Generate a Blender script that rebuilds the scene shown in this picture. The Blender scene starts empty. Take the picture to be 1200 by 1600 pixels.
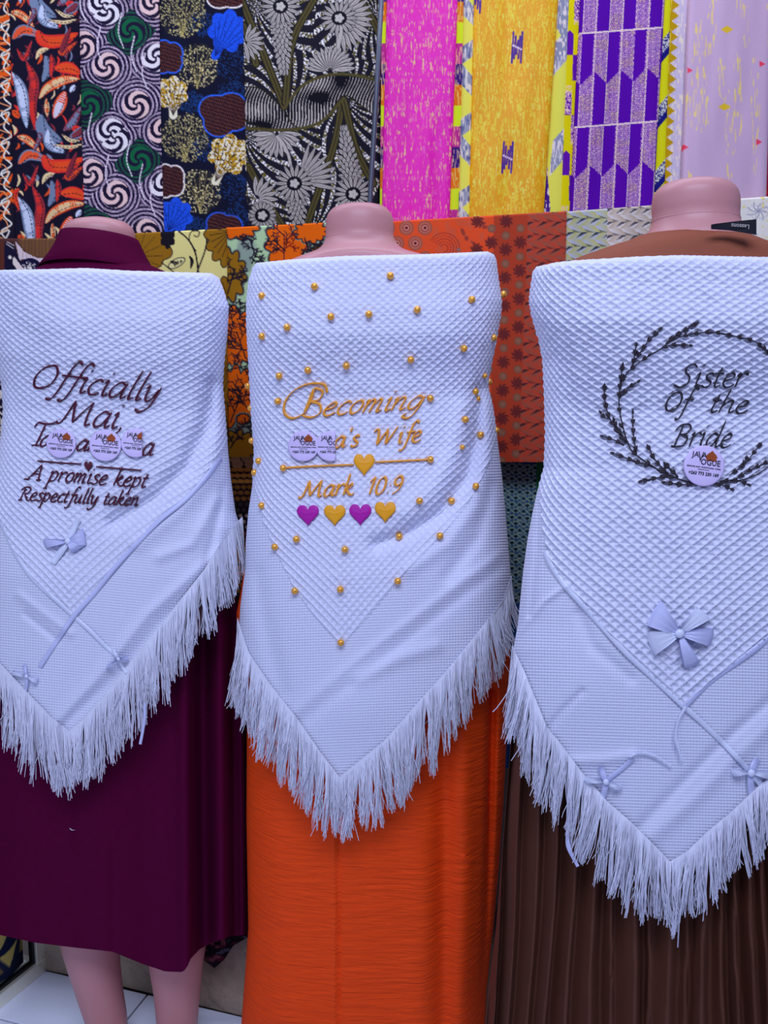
import bpy, math, random
import numpy as np
from mathutils import Vector
random.seed(7)
RNG = np.random.default_rng(11)

# ---------------------------------------------------------------- camera, light, exposure
F = 1250.0                      # focal length in pixels of the 1200x1600 frame
CAM_H = 1.27
PITCH = math.radians(7.0)
SP, CP = math.sin(PITCH), math.cos(PITCH)
sc = bpy.context.scene
C = sc.collection
cd = bpy.data.cameras.new('camera'); cam = bpy.data.objects.new('camera', cd); C.objects.link(cam)
cam.location = (0, 0, CAM_H); cam.rotation_euler = (math.pi/2 - PITCH, 0, 0)
cd.sensor_fit = 'VERTICAL'; cd.sensor_height = 36.0; cd.lens = F/1600*36.0; cd.clip_start = 0.02
sc.camera = cam
w = bpy.data.worlds.new('sky'); sc.world = w; w.use_nodes = True
w.node_tree.nodes['Background'].inputs[0].default_value = (0.42, 0.50, 1.0, 1)
w.node_tree.nodes['Background'].inputs[1].default_value = 0.30
def area(name, loc, target, sx, sy, power, col):
    l = bpy.data.lights.new(name, 'AREA'); l.shape = 'RECTANGLE'; l.size = sx; l.size_y = sy
    l.energy = power; l.color = col
    o = bpy.data.objects.new(name, l); C.objects.link(o); o.location = loc
    o.rotation_euler = (Vector(target) - Vector(loc)).to_track_quat('-Z', 'Y').to_euler()
area('floor_fill_left', (-1.7, -0.4, 1.1), (-0.5, 1.6, 0.0), 1.0, 1.4, 6, (0.66, 0.73, 1.0))  # added low fill lamp, brightens the floor tiles and cabinet at left
area('daylight_from_shop_front', (0.0, -0.7, 3.2), (0.0, 1.4, 1.0), 2.2, 0.9, 68, (0.66, 0.73, 1.0))
area('floor_fill_overhead', (-0.2, 1.62, 2.95), (-0.2, 1.62, 0.0), 2.6, 0.12, 18, (0.72, 0.78, 1.0))  # added overhead strip lamp, lifts the dim floor behind the mannequins; no real fixture
sc.view_settings.view_transform = 'Standard'; sc.view_settings.look = 'None'
sc.view_settings.gamma = 1.0; sc.view_settings.use_curve_mapping = False
sc.view_settings.exposure = 0.0
LT = np.array([0.51, 0.57, 0.86])          # colour of the light, to get from photo colour to albedo

# ---------------------------------------------------------------- helpers
def W(px, py, Y):
    px = np.asarray(px, float); py = np.asarray(py, float)
    dy = CP + SP*(800-py)/F
    t = Y/dy
    return np.stack(np.broadcast_arrays(t*(px-600)/F, Y+0*px, CAM_H + t*(CP*(800-py)/F - SP)), -1)
def floor_pt(px, py):
    dz = CP*(800-py)/F - SP; t = -CAM_H/dz
    return Vector((t*(px-600)/F, t*(CP+SP*(800-py)/F), 0))
def lin(c):
    c = np.asarray(c, float)/255.0
    return np.where(c <= 0.04045, c/12.92, ((c+0.055)/1.055)**2.4)
def alb(c, k=1.0):
    a = lin(c)/(LT*k); mx = np.maximum(a.max(-1, keepdims=True)/0.93, 1.0)
    return np.clip(a/mx**0.7, 0.002, 0.93)
def ip(pts):
    p = np.array(sorted(pts), float)
    return lambda v: np.interp(v, p[:, 0], p[:, 1])
def tag(o, label=None, cat=None, group=None, kind=None):
    if label: o['label'] = label
    if cat: o['category'] = cat
    if group: o['group'] = group
    if kind: o['kind'] = kind
    return o
def empty(name, loc, label, cat, group=None):
    o = bpy.data.objects.new(name, None); C.objects.link(o); o.location = loc
    o.empty_display_size = 0.05
    return tag(o, label, cat, group)
def link(name, me, parent=None, m=None):
    o = bpy.data.objects.new(name, me); C.objects.link(o)
    if m and not me.materials: me.materials.append(m)
    if parent is not None:
        o.parent = parent; o.location = -Vector(parent.location) if parent.parent is None else (0, 0, 0)
    return o
def rawmesh(name, V, Fc, uv=None, col=None, smooth=True):
    """V (n,3), Fc (m,k) int array of equal-size faces; uv and col are per vertex"""
    V = np.ascontiguousarray(V, dtype=np.float32).reshape(-1, 3); Fc = np.asarray(Fc, dtype=np.int32)
    me = bpy.data.meshes.new(name)
    me.vertices.add(len(V)); me.vertices.foreach_set('co', V.ravel())
    m, k = Fc.shape
    me.loops.add(m*k); me.loops.foreach_set('vertex_index', Fc.ravel())
    me.polygons.add(m); me.polygons.foreach_set('loop_start', np.arange(0, m*k, k, dtype=np.int32))
    me.update(calc_edges=True)
    me.polygons.foreach_set('use_smooth', np.full(m, smooth))
    if uv is not None:
        l = me.uv_layers.new(name='weave')
        l.data.foreach_set('uv', np.asarray(uv, np.float32).reshape(-1, 2)[Fc.ravel()].ravel())
    if col is not None:
        a = me.color_attributes.new('print', 'FLOAT_COLOR', 'POINT')
        cc = np.ones((len(V), 4), np.float32); cc[:, :3] = np.asarray(col).reshape(-1, 3)
        a.data.foreach_set('color', cc.ravel())
    me.update()
    return me
def gridfaces(ny, nx, wrap=False):
    i = np.arange(ny-1)[:, None]; j = np.arange(nx if wrap else nx-1)[None]
    j2 = (j+1) % nx
    return np.stack([i*nx+j, (i+1)*nx+j, (i+1)*nx+j2, i*nx+j2], -1).reshape(-1, 4)
def gridmesh(name, P, uv=None, col=None, smooth=True, wrap=False):
    ny, nx = P.shape[:2]
    return rawmesh(name, P.reshape(-1, 3), gridfaces(ny, nx, wrap), uv, col, smooth)
def joinmesh(name, parts, smooth=True):
    """parts: list of (V, F) with quads"""
    Vs, Fs, n = [], [], 0
    for V, Fc in parts:
        V = np.asarray(V).reshape(-1, 3); Vs.append(V); Fs.append(np.asarray(Fc)+n); n += len(V)
    return rawmesh(name, np.concatenate(Vs), np.concatenate(Fs), smooth=smooth)
def catmull(pts, n=8, closed=False):
    p = np.array(pts, float)
    if len(p) < 3: 
        t = np.linspace(0, 1, n+1)[:, None]; return p[0]*(1-t)+p[-1]*t
    q = np.vstack([2*p[0]-p[1], p, 2*p[-1]-p[-2]])
    out = []
    for i in range(1, len(q)-2):
        t = np.linspace(0, 1, n, endpoint=False)[:, None]
        a, b, c, d = q[i-1], q[i], q[i+1], q[i+2]
        out.append(0.5*((2*b)+(-a+c)*t+(2*a-5*b+4*c-d)*t**2+(-a+3*b-3*c+d)*t**3))
    out.append(q[-2][None])
    return np.concatenate(out)
def poly_dist(X, Y, pts):
    d = np.full(X.shape, 1e9); pts = np.asarray(pts, float)
    for a, b in zip(pts[:-1], pts[1:]):
        e = b-a; L = max(e@e, 1e-9)
        t = np.clip(((X-a[0])*e[0]+(Y-a[1])*e[1])/L, 0, 1)
        d = np.minimum(d, np.hypot(X-a[0]-t*e[0], Y-a[1]-t*e[1]))
    return d
def vnoise(X, Y, sx, sy, seed=0):
    r = np.random.default_rng(seed); G = r.random((64, 64))
    u = np.asarray(X)/sx+17.3; v = np.asarray(Y)/sy+9.1
    i = np.floor(u).astype(int); j = np.floor(v).astype(int); fu = u-i; fv = v-j
    fu = fu*fu*(3-2*fu); fv = fv*fv*(3-2*fv)
    g = lambda a, b: G[b % 64, a % 64]
    return (g(i, j)*(1-fu)+g(i+1, j)*fu)*(1-fv)+(g(i, j+1)*(1-fu)+g(i+1, j+1)*fu)*fv

# ---------------------------------------------------------------- materials
def nodes(m): 
    m.use_nodes = True; nt = m.node_tree; return nt, nt.nodes['Principled BSDF']
def mat(name, rgb, rough=0.8, bump=None, k=1.0, sheen=0.0, spec=0.3, metal=0.0, var=0.0, varscale=30, raw=None, coat=0.0):
    """bump = (type, scale tuple, strength, distance)"""
    m = bpy.data.materials.new(name); nt, b = nodes(m); N = nt.nodes; L = nt.links
    c = tuple(raw) if raw is not None else tuple(alb(rgb, k))
    b.inputs['Base Color'].default_value = (*c, 1); b.inputs['Roughness'].default_value = rough
    b.inputs['Specular IOR Level'].default_value = spec; b.inputs['Metallic'].default_value = metal
    b.inputs['Coat Weight'].default_value = coat
    if sheen: b.inputs['Sheen Weight'].default_value = sheen
    tc = N.new('ShaderNodeTexCoord')
    if var:
        n = N.new('ShaderNodeTexNoise'); n.inputs['Scale'].default_value = varscale; n.inputs['Detail'].default_value = 6
        L.new(tc.outputs['Object'], n.inputs['Vector'])
        mx = N.new('ShaderNodeMix'); mx.data_type = 'RGBA'
        mx.inputs['A'].default_value = (*[v*(1-var) for v in c], 1); mx.inputs['B'].default_value = (*[min(1, v*(1+var)) for v in c], 1)
        L.new(n.outputs['Fac'], mx.inputs['Factor']); L.new(mx.outputs['Result'], b.inputs['Base Color'])
    if bump:
        mp = N.new('ShaderNodeMapping'); mp.inputs['Scale'].default_value = bump[1]
        L.new(tc.outputs['Object'], mp.inputs['Vector'])
        n = N.new('ShaderNodeTexNoise'); n.inputs['Scale'].default_value = 1.0; n.inputs['Detail'].default_value = 3
        L.new(mp.outputs[0], n.inputs['Vector'])
        bp = N.new('ShaderNodeBump'); bp.inputs['Strength'].default_value = bump[2]; bp.inputs['Distance'].default_value = bump[3]
        L.new(n.outputs['Fac'], bp.inputs['Height']); L.new(bp.outputs[0], b.inputs['Normal'])
    return m
def print_mat(name, rough=0.85, spec=0.08, sheen=0.0):
    m = bpy.data.materials.new(name); nt, b = nodes(m); N = nt.nodes; L = nt.links
    a = N.new('ShaderNodeVertexColor'); a.layer_name = 'print'
    L.new(a.outputs['Color'], b.inputs['Base Color']); b.inputs['Roughness'].default_value = rough
    b.inputs['Specular IOR Level'].default_value = spec
    tc = N.new('ShaderNodeTexCoord'); n = N.new('ShaderNodeTexNoise'); n.inputs['Scale'].default_value = 420
    L.new(tc.outputs['Object'], n.inputs['Vector'])
    bp = N.new('ShaderNodeBump'); bp.inputs['Strength'].default_value = 0.25; bp.inputs['Distance'].default_value = 0.001
    L.new(n.outputs['Fac'], bp.inputs['Height']); L.new(bp.outputs[0], b.inputs['Normal'])
    return m
def weave_mat(name, rgb, strength, dist):
    """white cotton; the weave comes from the 'weave' uv (one unit per thread crossing)"""
    m = bpy.data.materials.new(name); nt, b = nodes(m); N = nt.nodes; L = nt.links
    b.inputs['Base Color'].default_value = (*rgb, 1); b.inputs['Roughness'].default_value = 0.9
    b.inputs['Specular IOR Level'].default_value = 0.15; b.inputs['Sheen Weight'].default_value = 0.15
    uv = N.new('ShaderNodeUVMap'); uv.uv_map = 'weave'; s = N.new('ShaderNodeSeparateXYZ'); L.new(uv.outputs[0], s.inputs[0])
    def mth(op, a, bb=None):
        n = N.new('ShaderNodeMath'); n.operation = op
        L.new(a, n.inputs[0]) if not isinstance(a, float) else None
        if bb is not None:
            if isinstance(bb, float): n.inputs[1].default_value = bb
            else: L.new(bb, n.inputs[1])
        return n.outputs[0]
    sx = mth('SINE', mth('MULTIPLY', s.outputs[0], 6.2832)); sy = mth('SINE', mth('MULTIPLY', s.outputs[1], 6.2832))
    h = mth('MULTIPLY', sx, sy)
    nz = N.new('ShaderNodeTexNoise'); nz.inputs['Scale'].default_value = 500; tc = N.new('ShaderNodeTexCoord')
    L.new(tc.outputs['Object'], nz.inputs['Vector'])
    at = N.new('ShaderNodeAttribute'); at.attribute_name = 'border'
    h2 = mth('ADD', mth('MULTIPLY', h, at.outputs['Fac']), mth('MULTIPLY', nz.outputs['Fac'], 0.8))
    bp = N.new('ShaderNodeBump'); bp.inputs['Strength'].default_value = strength; bp.inputs['Distance'].default_value = dist
    L.new(h2, bp.inputs['Height']); L.new(bp.outputs[0], b.inputs['Normal'])
    return m
WHITE = (0.76, 0.775, 0.92)
M = {}
M['cotton'] = weave_mat('white_cotton', WHITE, 0.6, 0.0010)
M['fringe'] = mat('fringe_yarn', None, 0.85, raw=(0.82, 0.83, 0.94), spec=0.15, sheen=0.2)
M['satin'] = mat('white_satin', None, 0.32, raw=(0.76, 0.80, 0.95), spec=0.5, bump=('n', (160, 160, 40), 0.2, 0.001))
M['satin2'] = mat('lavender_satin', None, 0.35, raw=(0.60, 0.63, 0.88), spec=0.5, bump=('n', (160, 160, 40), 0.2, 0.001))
def thread(name, c, k=1.0): return mat(name, c, 0.55, ('n', (900, 900, 300), 0.5, 0.0008), k, spec=0.4, var=0.3, varscale=700)
M['plum'] = thread('plum_thread', (62, 10, 40), 1.0); M['gold_t'] = mat('gold_thread', None, 0.5, ('n', (900, 900, 300), 0.4, 0.0006), raw=(0.95, 0.37, 0.03), spec=0.4, var=0.15, varscale=700)
M['char'] = thread('charcoal_thread', (32, 26, 42)); M['violet'] = thread('violet_thread', (135, 10, 150), 1.0)
M['amber'] = mat('amber_thread', None, 0.5, ('n', (900, 900, 300), 0.4, 0.0006), raw=(0.97, 0.40, 0.005), spec=0.4, var=0.12, varscale=700)
M['pearl'] = mat('orange_pearl', None, 0.22, raw=(1.0, 0.46, 0.05), metal=0.45, spec=0.6, coat=0.3)
M['skin'] = mat('mannequin_plastic', (150, 109, 130), 0.42, ('n', (60, 60, 60), 0.08, 0.002), 1.0, spec=0.4, var=0.06, varscale=12)
M['burgundy'] = mat('burgundy_suiting', (54, 1, 40), 0.75, ('n', (900, 900, 250), 0.25, 0.0006), 0.85, spec=0.03, var=0.1, varscale=60)
M['orange'] = mat('orange_crepe', (228, 66, 10), 0.7, None, 0.95, spec=0.2, var=0.08, varscale=20)
M['brown'] = mat('brown_pleating', (66, 40, 37), 0.65, ('n', (700, 700, 100), 0.2, 0.0006), 0.9, spec=0.15, var=0.1, varscale=40)
M['brown_top'] = mat('brown_bodice_cloth', (104, 60, 52), 0.7, ('n', (40, 40, 40), 0.3, 0.004), 0.9, spec=0.15)
M['print'] = print_mat('wax_print_cotton'); M['shiny'] = print_mat('lurex_print_cloth', 0.5, 0.22)
M['sticker'] = mat('lilac_paper', (170, 165, 236), 0.5, None, 1.05, spec=0.3)
M['ink'] = mat('black_ink', (18, 18, 36), 0.6); M['ink_brown'] = mat('brown_ink', (120, 58, 30), 0.6)
M['label_black'] = mat('black_label_satin', (10, 10, 26), 0.5); M['label_grey'] = mat('grey_label_thread', (130, 130, 150), 0.5)
M['alu'] = mat('brushed_aluminium', (190, 195, 215), 0.35, ('n', (4, 300, 4), 0.1, 0.0005), 1.0, metal=0.6, spec=0.5)
M['gasket'] = mat('black_rubber', (18, 18, 24), 0.6)
M['tile'] = mat('white_glazed_tile', None, 0.25, ('n', (30, 30, 30), 0.05, 0.001), 1.0, raw=(0.76, 0.80, 0.93), spec=0.5, var=0.05, varscale=14)
M['grout'] = mat('dirty_grout', (58, 54, 58), 0.95, var=0.3, varscale=40)
M['stone'] = mat('grey_stone', (122, 116, 120), 0.95, ('n', (26, 26, 26), 0.9, 0.02), 1.0, var=0.5, varscale=14)
M['plaster'] = mat('dull_wall_plaster', (96, 94, 104), 0.95, ('n', (10, 10, 10), 0.3, 0.01), 1.0, var=0.15, varscale=5)
M['rod'] = mat('dark_steel_tube', (52, 58, 84), 0.45, None, 1.0, metal=0.2, spec=0.5)
# crinkled crepe: horizontal wrinkles on the orange dress
def crepe(m):
    nt = m.node_tree; N = nt.nodes; L = nt.links; b = N['Principled BSDF']; tc = N.new('ShaderNodeTexCoord')
    mp = N.new('ShaderNodeMapping'); mp.inputs['Scale'].default_value = (14, 14, 170); L.new(tc.outputs['Object'], mp.inputs[0])
    n = N.new('ShaderNodeTexNoise'); n.inputs['Scale'].default_value = 1; n.inputs['Detail'].default_value = 4; n.inputs['Distortion'].default_value = 0.8
    L.new(mp.outputs[0], n.inputs['Vector'])
    bp = N.new('ShaderNodeBump'); bp.inputs['Strength'].default_value = 0.75; bp.inputs['Distance'].default_value = 0.005
    L.new(n.outputs['Fac'], bp.inputs['Height']); L.new(bp.outputs[0], b.inputs['Normal'])
crepe(M['orange'])

# ---------------------------------------------------------------- print canvas (photo pixel units; only flat print)
class Cv:
    def __init__(s, x0, y0, x1, y1, col, k=1.4):
        s.x0, s.y0, s.k = x0, y0, k
        s.nx = int((x1-x0)*k)+2; s.ny = int((y1-y0)*k)+2
        s.X, s.Y = np.meshgrid(x0+np.arange(s.nx)/k, y0+np.arange(s.ny)/k)
        s.im = np.zeros((s.ny, s.nx, 3)); s.im[:] = col
    def box(s, x0, y0, x1, y1):
        a = max(0, int((x0-s.x0)*s.k)-1); b = min(s.nx, int((x1-s.x0)*s.k)+3)
        c = max(0, int((y0-s.y0)*s.k)-1); d = min(s.ny, int((y1-s.y0)*s.k)+3)
        return (slice(c, d), slice(a, b)) if b > a and d > c else None
    def put(s, sl, m, col):
        m = np.clip(m, 0, 1)[..., None]; s.im[sl] = s.im[sl]*(1-m)+np.asarray(col, float)*m
    def mask(s, m, col): s.put((slice(None), slice(None)), m.astype(float), col)
    def poly(s, pts, col, al=1.0, ret=False):
        p = np.array(pts, float); sl = s.box(p[:, 0].min(), p[:, 1].min(), p[:, 0].max(), p[:, 1].max())
        if sl is None: return (None, None) if ret else None
        X, Y = s.X[sl], s.Y[sl]; ins = np.zeros(X.shape, bool)
        for (xa, ya), (xb, yb) in zip(p, np.roll(p, -1, 0)):
            if ya == yb: continue
            ins ^= ((Y > ya) != (Y > yb)) & (X < (xb-xa)*(Y-ya)/(yb-ya)+xa)
        if ret: return sl, ins
        s.put(sl, ins*al, col)
    def line(s, pts, w, col, taper=False, dash=None, al=1.0):
        p = np.array(pts, float); r = w/2+1.5
        sl = s.box(p[:, 0].min()-r, p[:, 1].min()-r, p[:, 0].max()+r, p[:, 1].max()+r)
        if sl is None: return
        X, Y = s.X[sl], s.Y[sl]; m = np.zeros(X.shape); n = len(p)-1; acc = 0
        for i, (a, b) in enumerate(zip(p[:-1], p[1:])):
            e = b-a; L = max(e@e, 1e-9); t = np.clip(((X-a[0])*e[0]+(Y-a[1])*e[1])/L, 0, 1)
            d = np.hypot(X-a[0]-t*e[0], Y-a[1]-t*e[1]); ww = w/2
            if taper: ww = w/2*np.sin(np.pi*np.clip((i+t+0.35)/(n+0.5), 0, 1))**0.7
            mm = np.clip((ww-d)*1.4+0.5, 0, 1)
            if dash: mm = mm*(((acc+t*math.sqrt(L)) % dash[0]) < dash[1])
            acc += math.sqrt(L); m = np.maximum(m, mm)
        s.put(sl, m*al, col)
    def ell(s, cx, cy, rx, ry, col, ang=0, al=1.0):
        r = max(rx, ry)+1; sl = s.box(cx-r, cy-r, cx+r, cy+r)
        if sl is None: return
        X, Y = s.X[sl]-cx, s.Y[sl]-cy; c, q = math.cos(ang), math.sin(ang)
        d = np.hypot((X*c+Y*q)/rx, (-X*q+Y*c)/ry); s.put(sl, np.clip((1-d)*min(rx, ry)*1.4+.5, 0, 1)*al, col)
    def sample(s, X, Y):
        u = np.clip((X-s.x0)*s.k, 0, s.nx-1.001); v = np.clip((Y-s.y0)*s.k, 0, s.ny-1.001)
        i = u.astype(int); j = v.astype(int); fu = (u-i)[..., None]; fv = (v-j)[..., None]
        return (s.im[j, i]*(1-fu)+s.im[j, i+1]*fu)*(1-fv)+(s.im[j+1, i]*(1-fu)+s.im[j+1, i+1]*fu)*fv
def cloud(cx, cy, rx, ry, lobes, amp=0.16, ph=0.0, n=60):
    t = np.linspace(0, 2*np.pi, n, endpoint=False); r = 1+amp*np.abs(np.sin(lobes*t/2+ph))-amp/2
    return np.stack([cx+rx*r*np.cos(t), cy+ry*r*np.sin(t)], -1)

def paint_feather(cv):
    NV, OR, RD, ST, CR, DR, LB = (16, 14, 36), (205, 70, 35), (178, 40, 40), (92, 108, 150), (225, 195, 165), (104, 34, 52), (165, 178, 225)
    L = [(ST, OR, 15, [(60, 180), (110, 140), (200, 170)]), (OR, CR, 11, [(55, 55), (100, 70), (160, 125)]), (DR, RD, 8, [(80, 230), (115, 275), (150, 190)]),
         (ST, LB, 15, [(195, 25), (205, 90), (275, 130)]), (RD, OR, 19, [(175, 145), (205, 190), (290, 190), (365, 155)]), (CR, CR, 7, [(170, 275), (190, 240), (228, 228)]),
         (RD, OR, 17, [(258, 320), (320, 318), (375, 345)]), (ST, ST, 12, [(200, 380), (225, 320), (212, 262)]), (DR, RD, 15, [(125, 290), (160, 380), (150, 490), (165, 610)]),
         (OR, CR, 14, [(185, 460), (225, 410), (300, 375), (375, 370)]), (ST, LB, 17, [(55, 340), (95, 410), (112, 500), (125, 600)]), (CR, OR, 7, [(218, 465), (222, 545)]),
         (OR, LB, 17, [(255, 550), (282, 490), (305, 430)]), (DR, ST, 13, [(300, 610), (340, 575), (380, 500)]), (ST, ST, 19, [(190, 540), (205, 610), (290, 665)]),
         (RD, RD, 11, [(345, 600), (380, 615)]), (OR, OR, 9, [(60, 520), (90, 550)]), (CR, CR, 5, [(290, 630), (330, 658), (375, 660)]), (CR, CR, 5, [(225, 95), (300, 105), (362, 90)]),
         (DR, OR, 10, [(275, 240), (300, 245), (360, 195)]), (DR, RD, 9, [(238, 360), (245, 300), (240, 255)]), (RD, OR, 9, [(345, 20), (352, 70)]), (DR, DR, 9, [(330, 130), (300, 210), (285, 250)]),
         (LB, LB, 7, [(330, 430), (350, 400)]), (DR, ST, 8, [(130, 120), (160, 60), (150, 40)]), (OR, RD, 8, [(60, 300), (40, 330), (62, 400)]), (ST, DR, 13, [(300, 60), (340, 40), (365, 10)])]
    rr = np.random.default_rng(21)
    for q in range(150):
        x, y, a = rr.uniform(8, 140), rr.uniform(-20, 380), rr.uniform(0.7, 2.2); c = [DR, ST, RD, OR, (60, 26, 50), CR][rr.integers(0, 6)]; l = rr.uniform(8, 20)
        cv.line(catmull([(x, y), (x+l*.5*math.cos(a)+3, y+l*.5*math.sin(a)), (x+l*math.cos(a), y+l*math.sin(a))], 4), rr.uniform(2.5, 5), c, taper=True)
    for k in range(-1, 3):
        for a, b, wd0, pts in L:
            wd = wd0*1.12; p = catmull([(x/3+k*9.5, y/3+k*195) for x, y in pts], 6); cv.line(p, wd, a, taper=True)
            q = p.copy(); cv.line(q, wd*0.72, b, taper=True, dash=(3.4, 1.5), al=0.9)
            cv.line(p+np.array([wd*0.22, wd*0.1]), 1.2, NV, dash=(6, 4))
def paint_squiggle(cv):
    r = np.random.default_rng(3)
    for i in range(60):
        x = r.uniform(-35, 20); y = r.uniform(-10, 370); a = r.uniform(-1.2, 1.2)
        cv.line(catmull([(x, y), (x+10*math.cos(a), y+10*math.sin(a)+3), (x+24*math.cos(a), y+22*math.sin(a))], 5), 5, (210, 80, 25), taper=True)
    for i in range(9):
        y = -20+i*46; cv.line(catmull([(-30, y), (-8, y+18), (14, y+12), (6, y+34), (18, y+48), (2, y+60), (14, y+76)], 8), 2.2, (235, 228, 245))
    for i in range(9):
        y = 5+i*42; cv.line(catmull([(-20, y+8), (4, y), (12, y+16), (-6, y+26), (16, y+36)], 8), 1.6, (230, 150, 110))
def paint_spiral(cv):
    W_, P_, G_, LV = (205, 200, 232), (190, 165, 185), (12, 78, 56), (140, 128, 168)
    base = [(480, 20, W_), (610, 150, G_), (500, 310, P_), (730, 270, W_), (640, 490, P_), (410, 490, G_), (540, 650, W_), (385, 210, P_), (760, 620, P_)]
    cs = []
    for k in range(-1, 3):
        for x, y, c in base: cs.append((x/3+k*13, y/3+k*200, c))
    X, Y = cv.X, cv.Y; dm = np.full(X.shape, 1e9); idx = np.zeros(X.shape, int)
    for i, (x, y, c) in enumerate(cs):
        d = np.hypot(X-x, Y-y); m = d < dm; dm[m] = d[m]; idx[m] = i
    cx = np.array([c[0] for c in cs])[idx]; cy = np.array([c[1] for c in cs])[idx]; cc = np.array([c[2] for c in cs], float)[idx]
    th = np.arctan2(Y-cy, X-cx); n = vnoise(X, Y, 2.2, 2.2, 5)
    isg = (cc[..., 1] < 100)
    arm = np.cos(3*th-dm*0.46+0.6) > -0.1+0.3*(n-.5)
    m = (dm < 22) & (dm > 2.0) & arm; cv.im[m] = cc[m]
    ring = (np.cos(dm*0.98-1.0*th) > 0.05+1.3*(n-0.5)) & (dm >= 22); lv = np.where(isg[..., None], np.array([20., 66, 56]), np.array(LV, float))
    cv.im[ring] = (lv*(0.75+0.5*n[..., None]))[ring]
    for k in range(-1, 3):
        for x, y in [(570, 60), (630, 170), (720, 850), (430, 530), (470, 130)]:
            x0, y0 = x/3+k*13, y/3+k*200
            cv.line(catmull([(x0, y0), (x0-5, y0+30), (x0+3, y0+55)], 6), 2.0, (188, 184, 220), dash=(5, 4))
def paint_bluecloud(cv):
    NB = (12, 14, 38); r = np.random.default_rng(5); X, Y = cv.X, cv.Y
    def dots(pts, col, n, s=0.8, stretch=1.2):
        sl, ins = cv.poly(pts, 0, ret=True)
        if sl is None: return
        ys, xs = np.nonzero(ins)
        if len(ys) == 0: return
        for k in r.integers(0, len(ys), n):
            cv.ell(cv.X[sl][ys[k], xs[k]], cv.Y[sl][ys[k], xs[k]], s*stretch, s, col, 1.0)
    def tree(x, y, rx, ry, col, n=180):
        dots(cloud(x, y, rx, ry, 7, 0.08), (34, 34, 40), 500, 1.2); dots(cloud(x, y, rx, ry, 7, 0.08), col, int(n*2.2), 0.85)
        for a in np.linspace(-1.1, 1.1, 7): cv.line(catmull([(x, y+ry), (x+0.3*rx*math.sin(a), y+0.2*ry), (x+rx*0.9*math.sin(a), y-ry*0.9*math.cos(a))], 5), 0.8, (150, 140, 90), al=.8)
    k = 200
    for j in (-1, 0, 1, 2):
        o = j*195; ox = j*4
        for x, y, rx, ry in [(1090, 300, 90, 70), (945, 110, 60, 60), (1100, 430, 80, 50), (900, 480, 60, 50)]: dots(cloud(x/3+ox, y/3+o, rx/3, ry/3, 6), (18, 48, 110), 200, 0.9)
        tree(855/3+ox, 60/3+o, 37, 38, (165, 158, 120)); tree(925/3+ox, 310/3+o, 33, 35, (200, 190, 150), 110)
        tree(1192/3+ox, 320/3+o, 16, 36, (150, 140, 110), 60)
    def blob(x, y, rx, ry, fill, line_, lobes=6, tail=None, ph=0):
        p = cloud(x/3, y/3, rx/3, ry/3, lobes, 0.25, ph)
        if tail: cv.line([(x/3, y/3), (tail[0]/3, tail[1]/3)], 13, fill)
        cv.poly(p, fill)
        if line_: cv.line(np.vstack([p, p[:1]]), 2.6, line_)
        return p
    for (x, y, rx, ry, ln, ph) in [(785, 268, 68, 78, (30, 80, 215), .3), (1050, 535, 112, 98, (28, 80, 215), 1), (795, 848, 66, 78, (215, 210, 235), .5), (1045, 1075, 85, 75, (28, 70, 200), .2), (1060, -30, 90, 70, (215, 210, 235), 0.3)]:
        p = blob(x, y, rx, ry, (36, 18, 30), ln, 3.7, ph=ph)
        sl, ins = cv.poly(p, 0, ret=True)
        if sl: cv.put(sl, ins & (np.sin((X[sl]+Y[sl]*0.35)*1.9) > 0.45) & (np.sin((Y[sl]-X[sl]*0.3)*1.1) > -0.2), (92, 52, 46))
    for (x, y, rx, ry, tl, ph) in [(1068, 145, 86, 92, (1008, 262), .2), (822, 1010, 76, 76, (790, 1080), .6)]:
        p = blob(x, y, rx, ry, (22, 66, 205), None, 7, tl, ph)
        dots(p, (14, 40, 140), 130, 0.7)
        for a in np.linspace(-2.6, 0.4, 7): cv.line([(tl[0]/3, tl[1]/3), (x/3+rx*.8/3*math.cos(a), y/3+ry*.8/3*math.sin(a))], 0.8, (10, 24, 90))
    for (x, y, rx, ry, tl, ph) in [(806, 435, 72, 72, (812, 540), .2), (1075, 725, 92, 88, (1010, 850), .6), (1185, 760, 30, 50, (1170, 790), 0)]:
        p = blob(x, y, rx, ry, (196, 192, 190), None, 7, tl, ph)
        sl, ins = cv.poly(p, 0, ret=True)
        if sl: cv.put(sl, ins & (vnoise(X[sl], Y[sl], 2.6, 2.6, 8) > 0.52), (150, 118, 30)); cv.put(sl, ins & (vnoise(X[sl], Y[sl], 1.8, 1.8, 9) > 0.74), (40, 32, 30))
        for a in np.linspace(-2.8, 0.2, 7): cv.line([(tl[0]/3, tl[1]/3), (x/3+rx*.8/3*math.cos(a), y/3+ry*.8/3*math.sin(a))], 0.9, (40, 32, 36))
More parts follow.
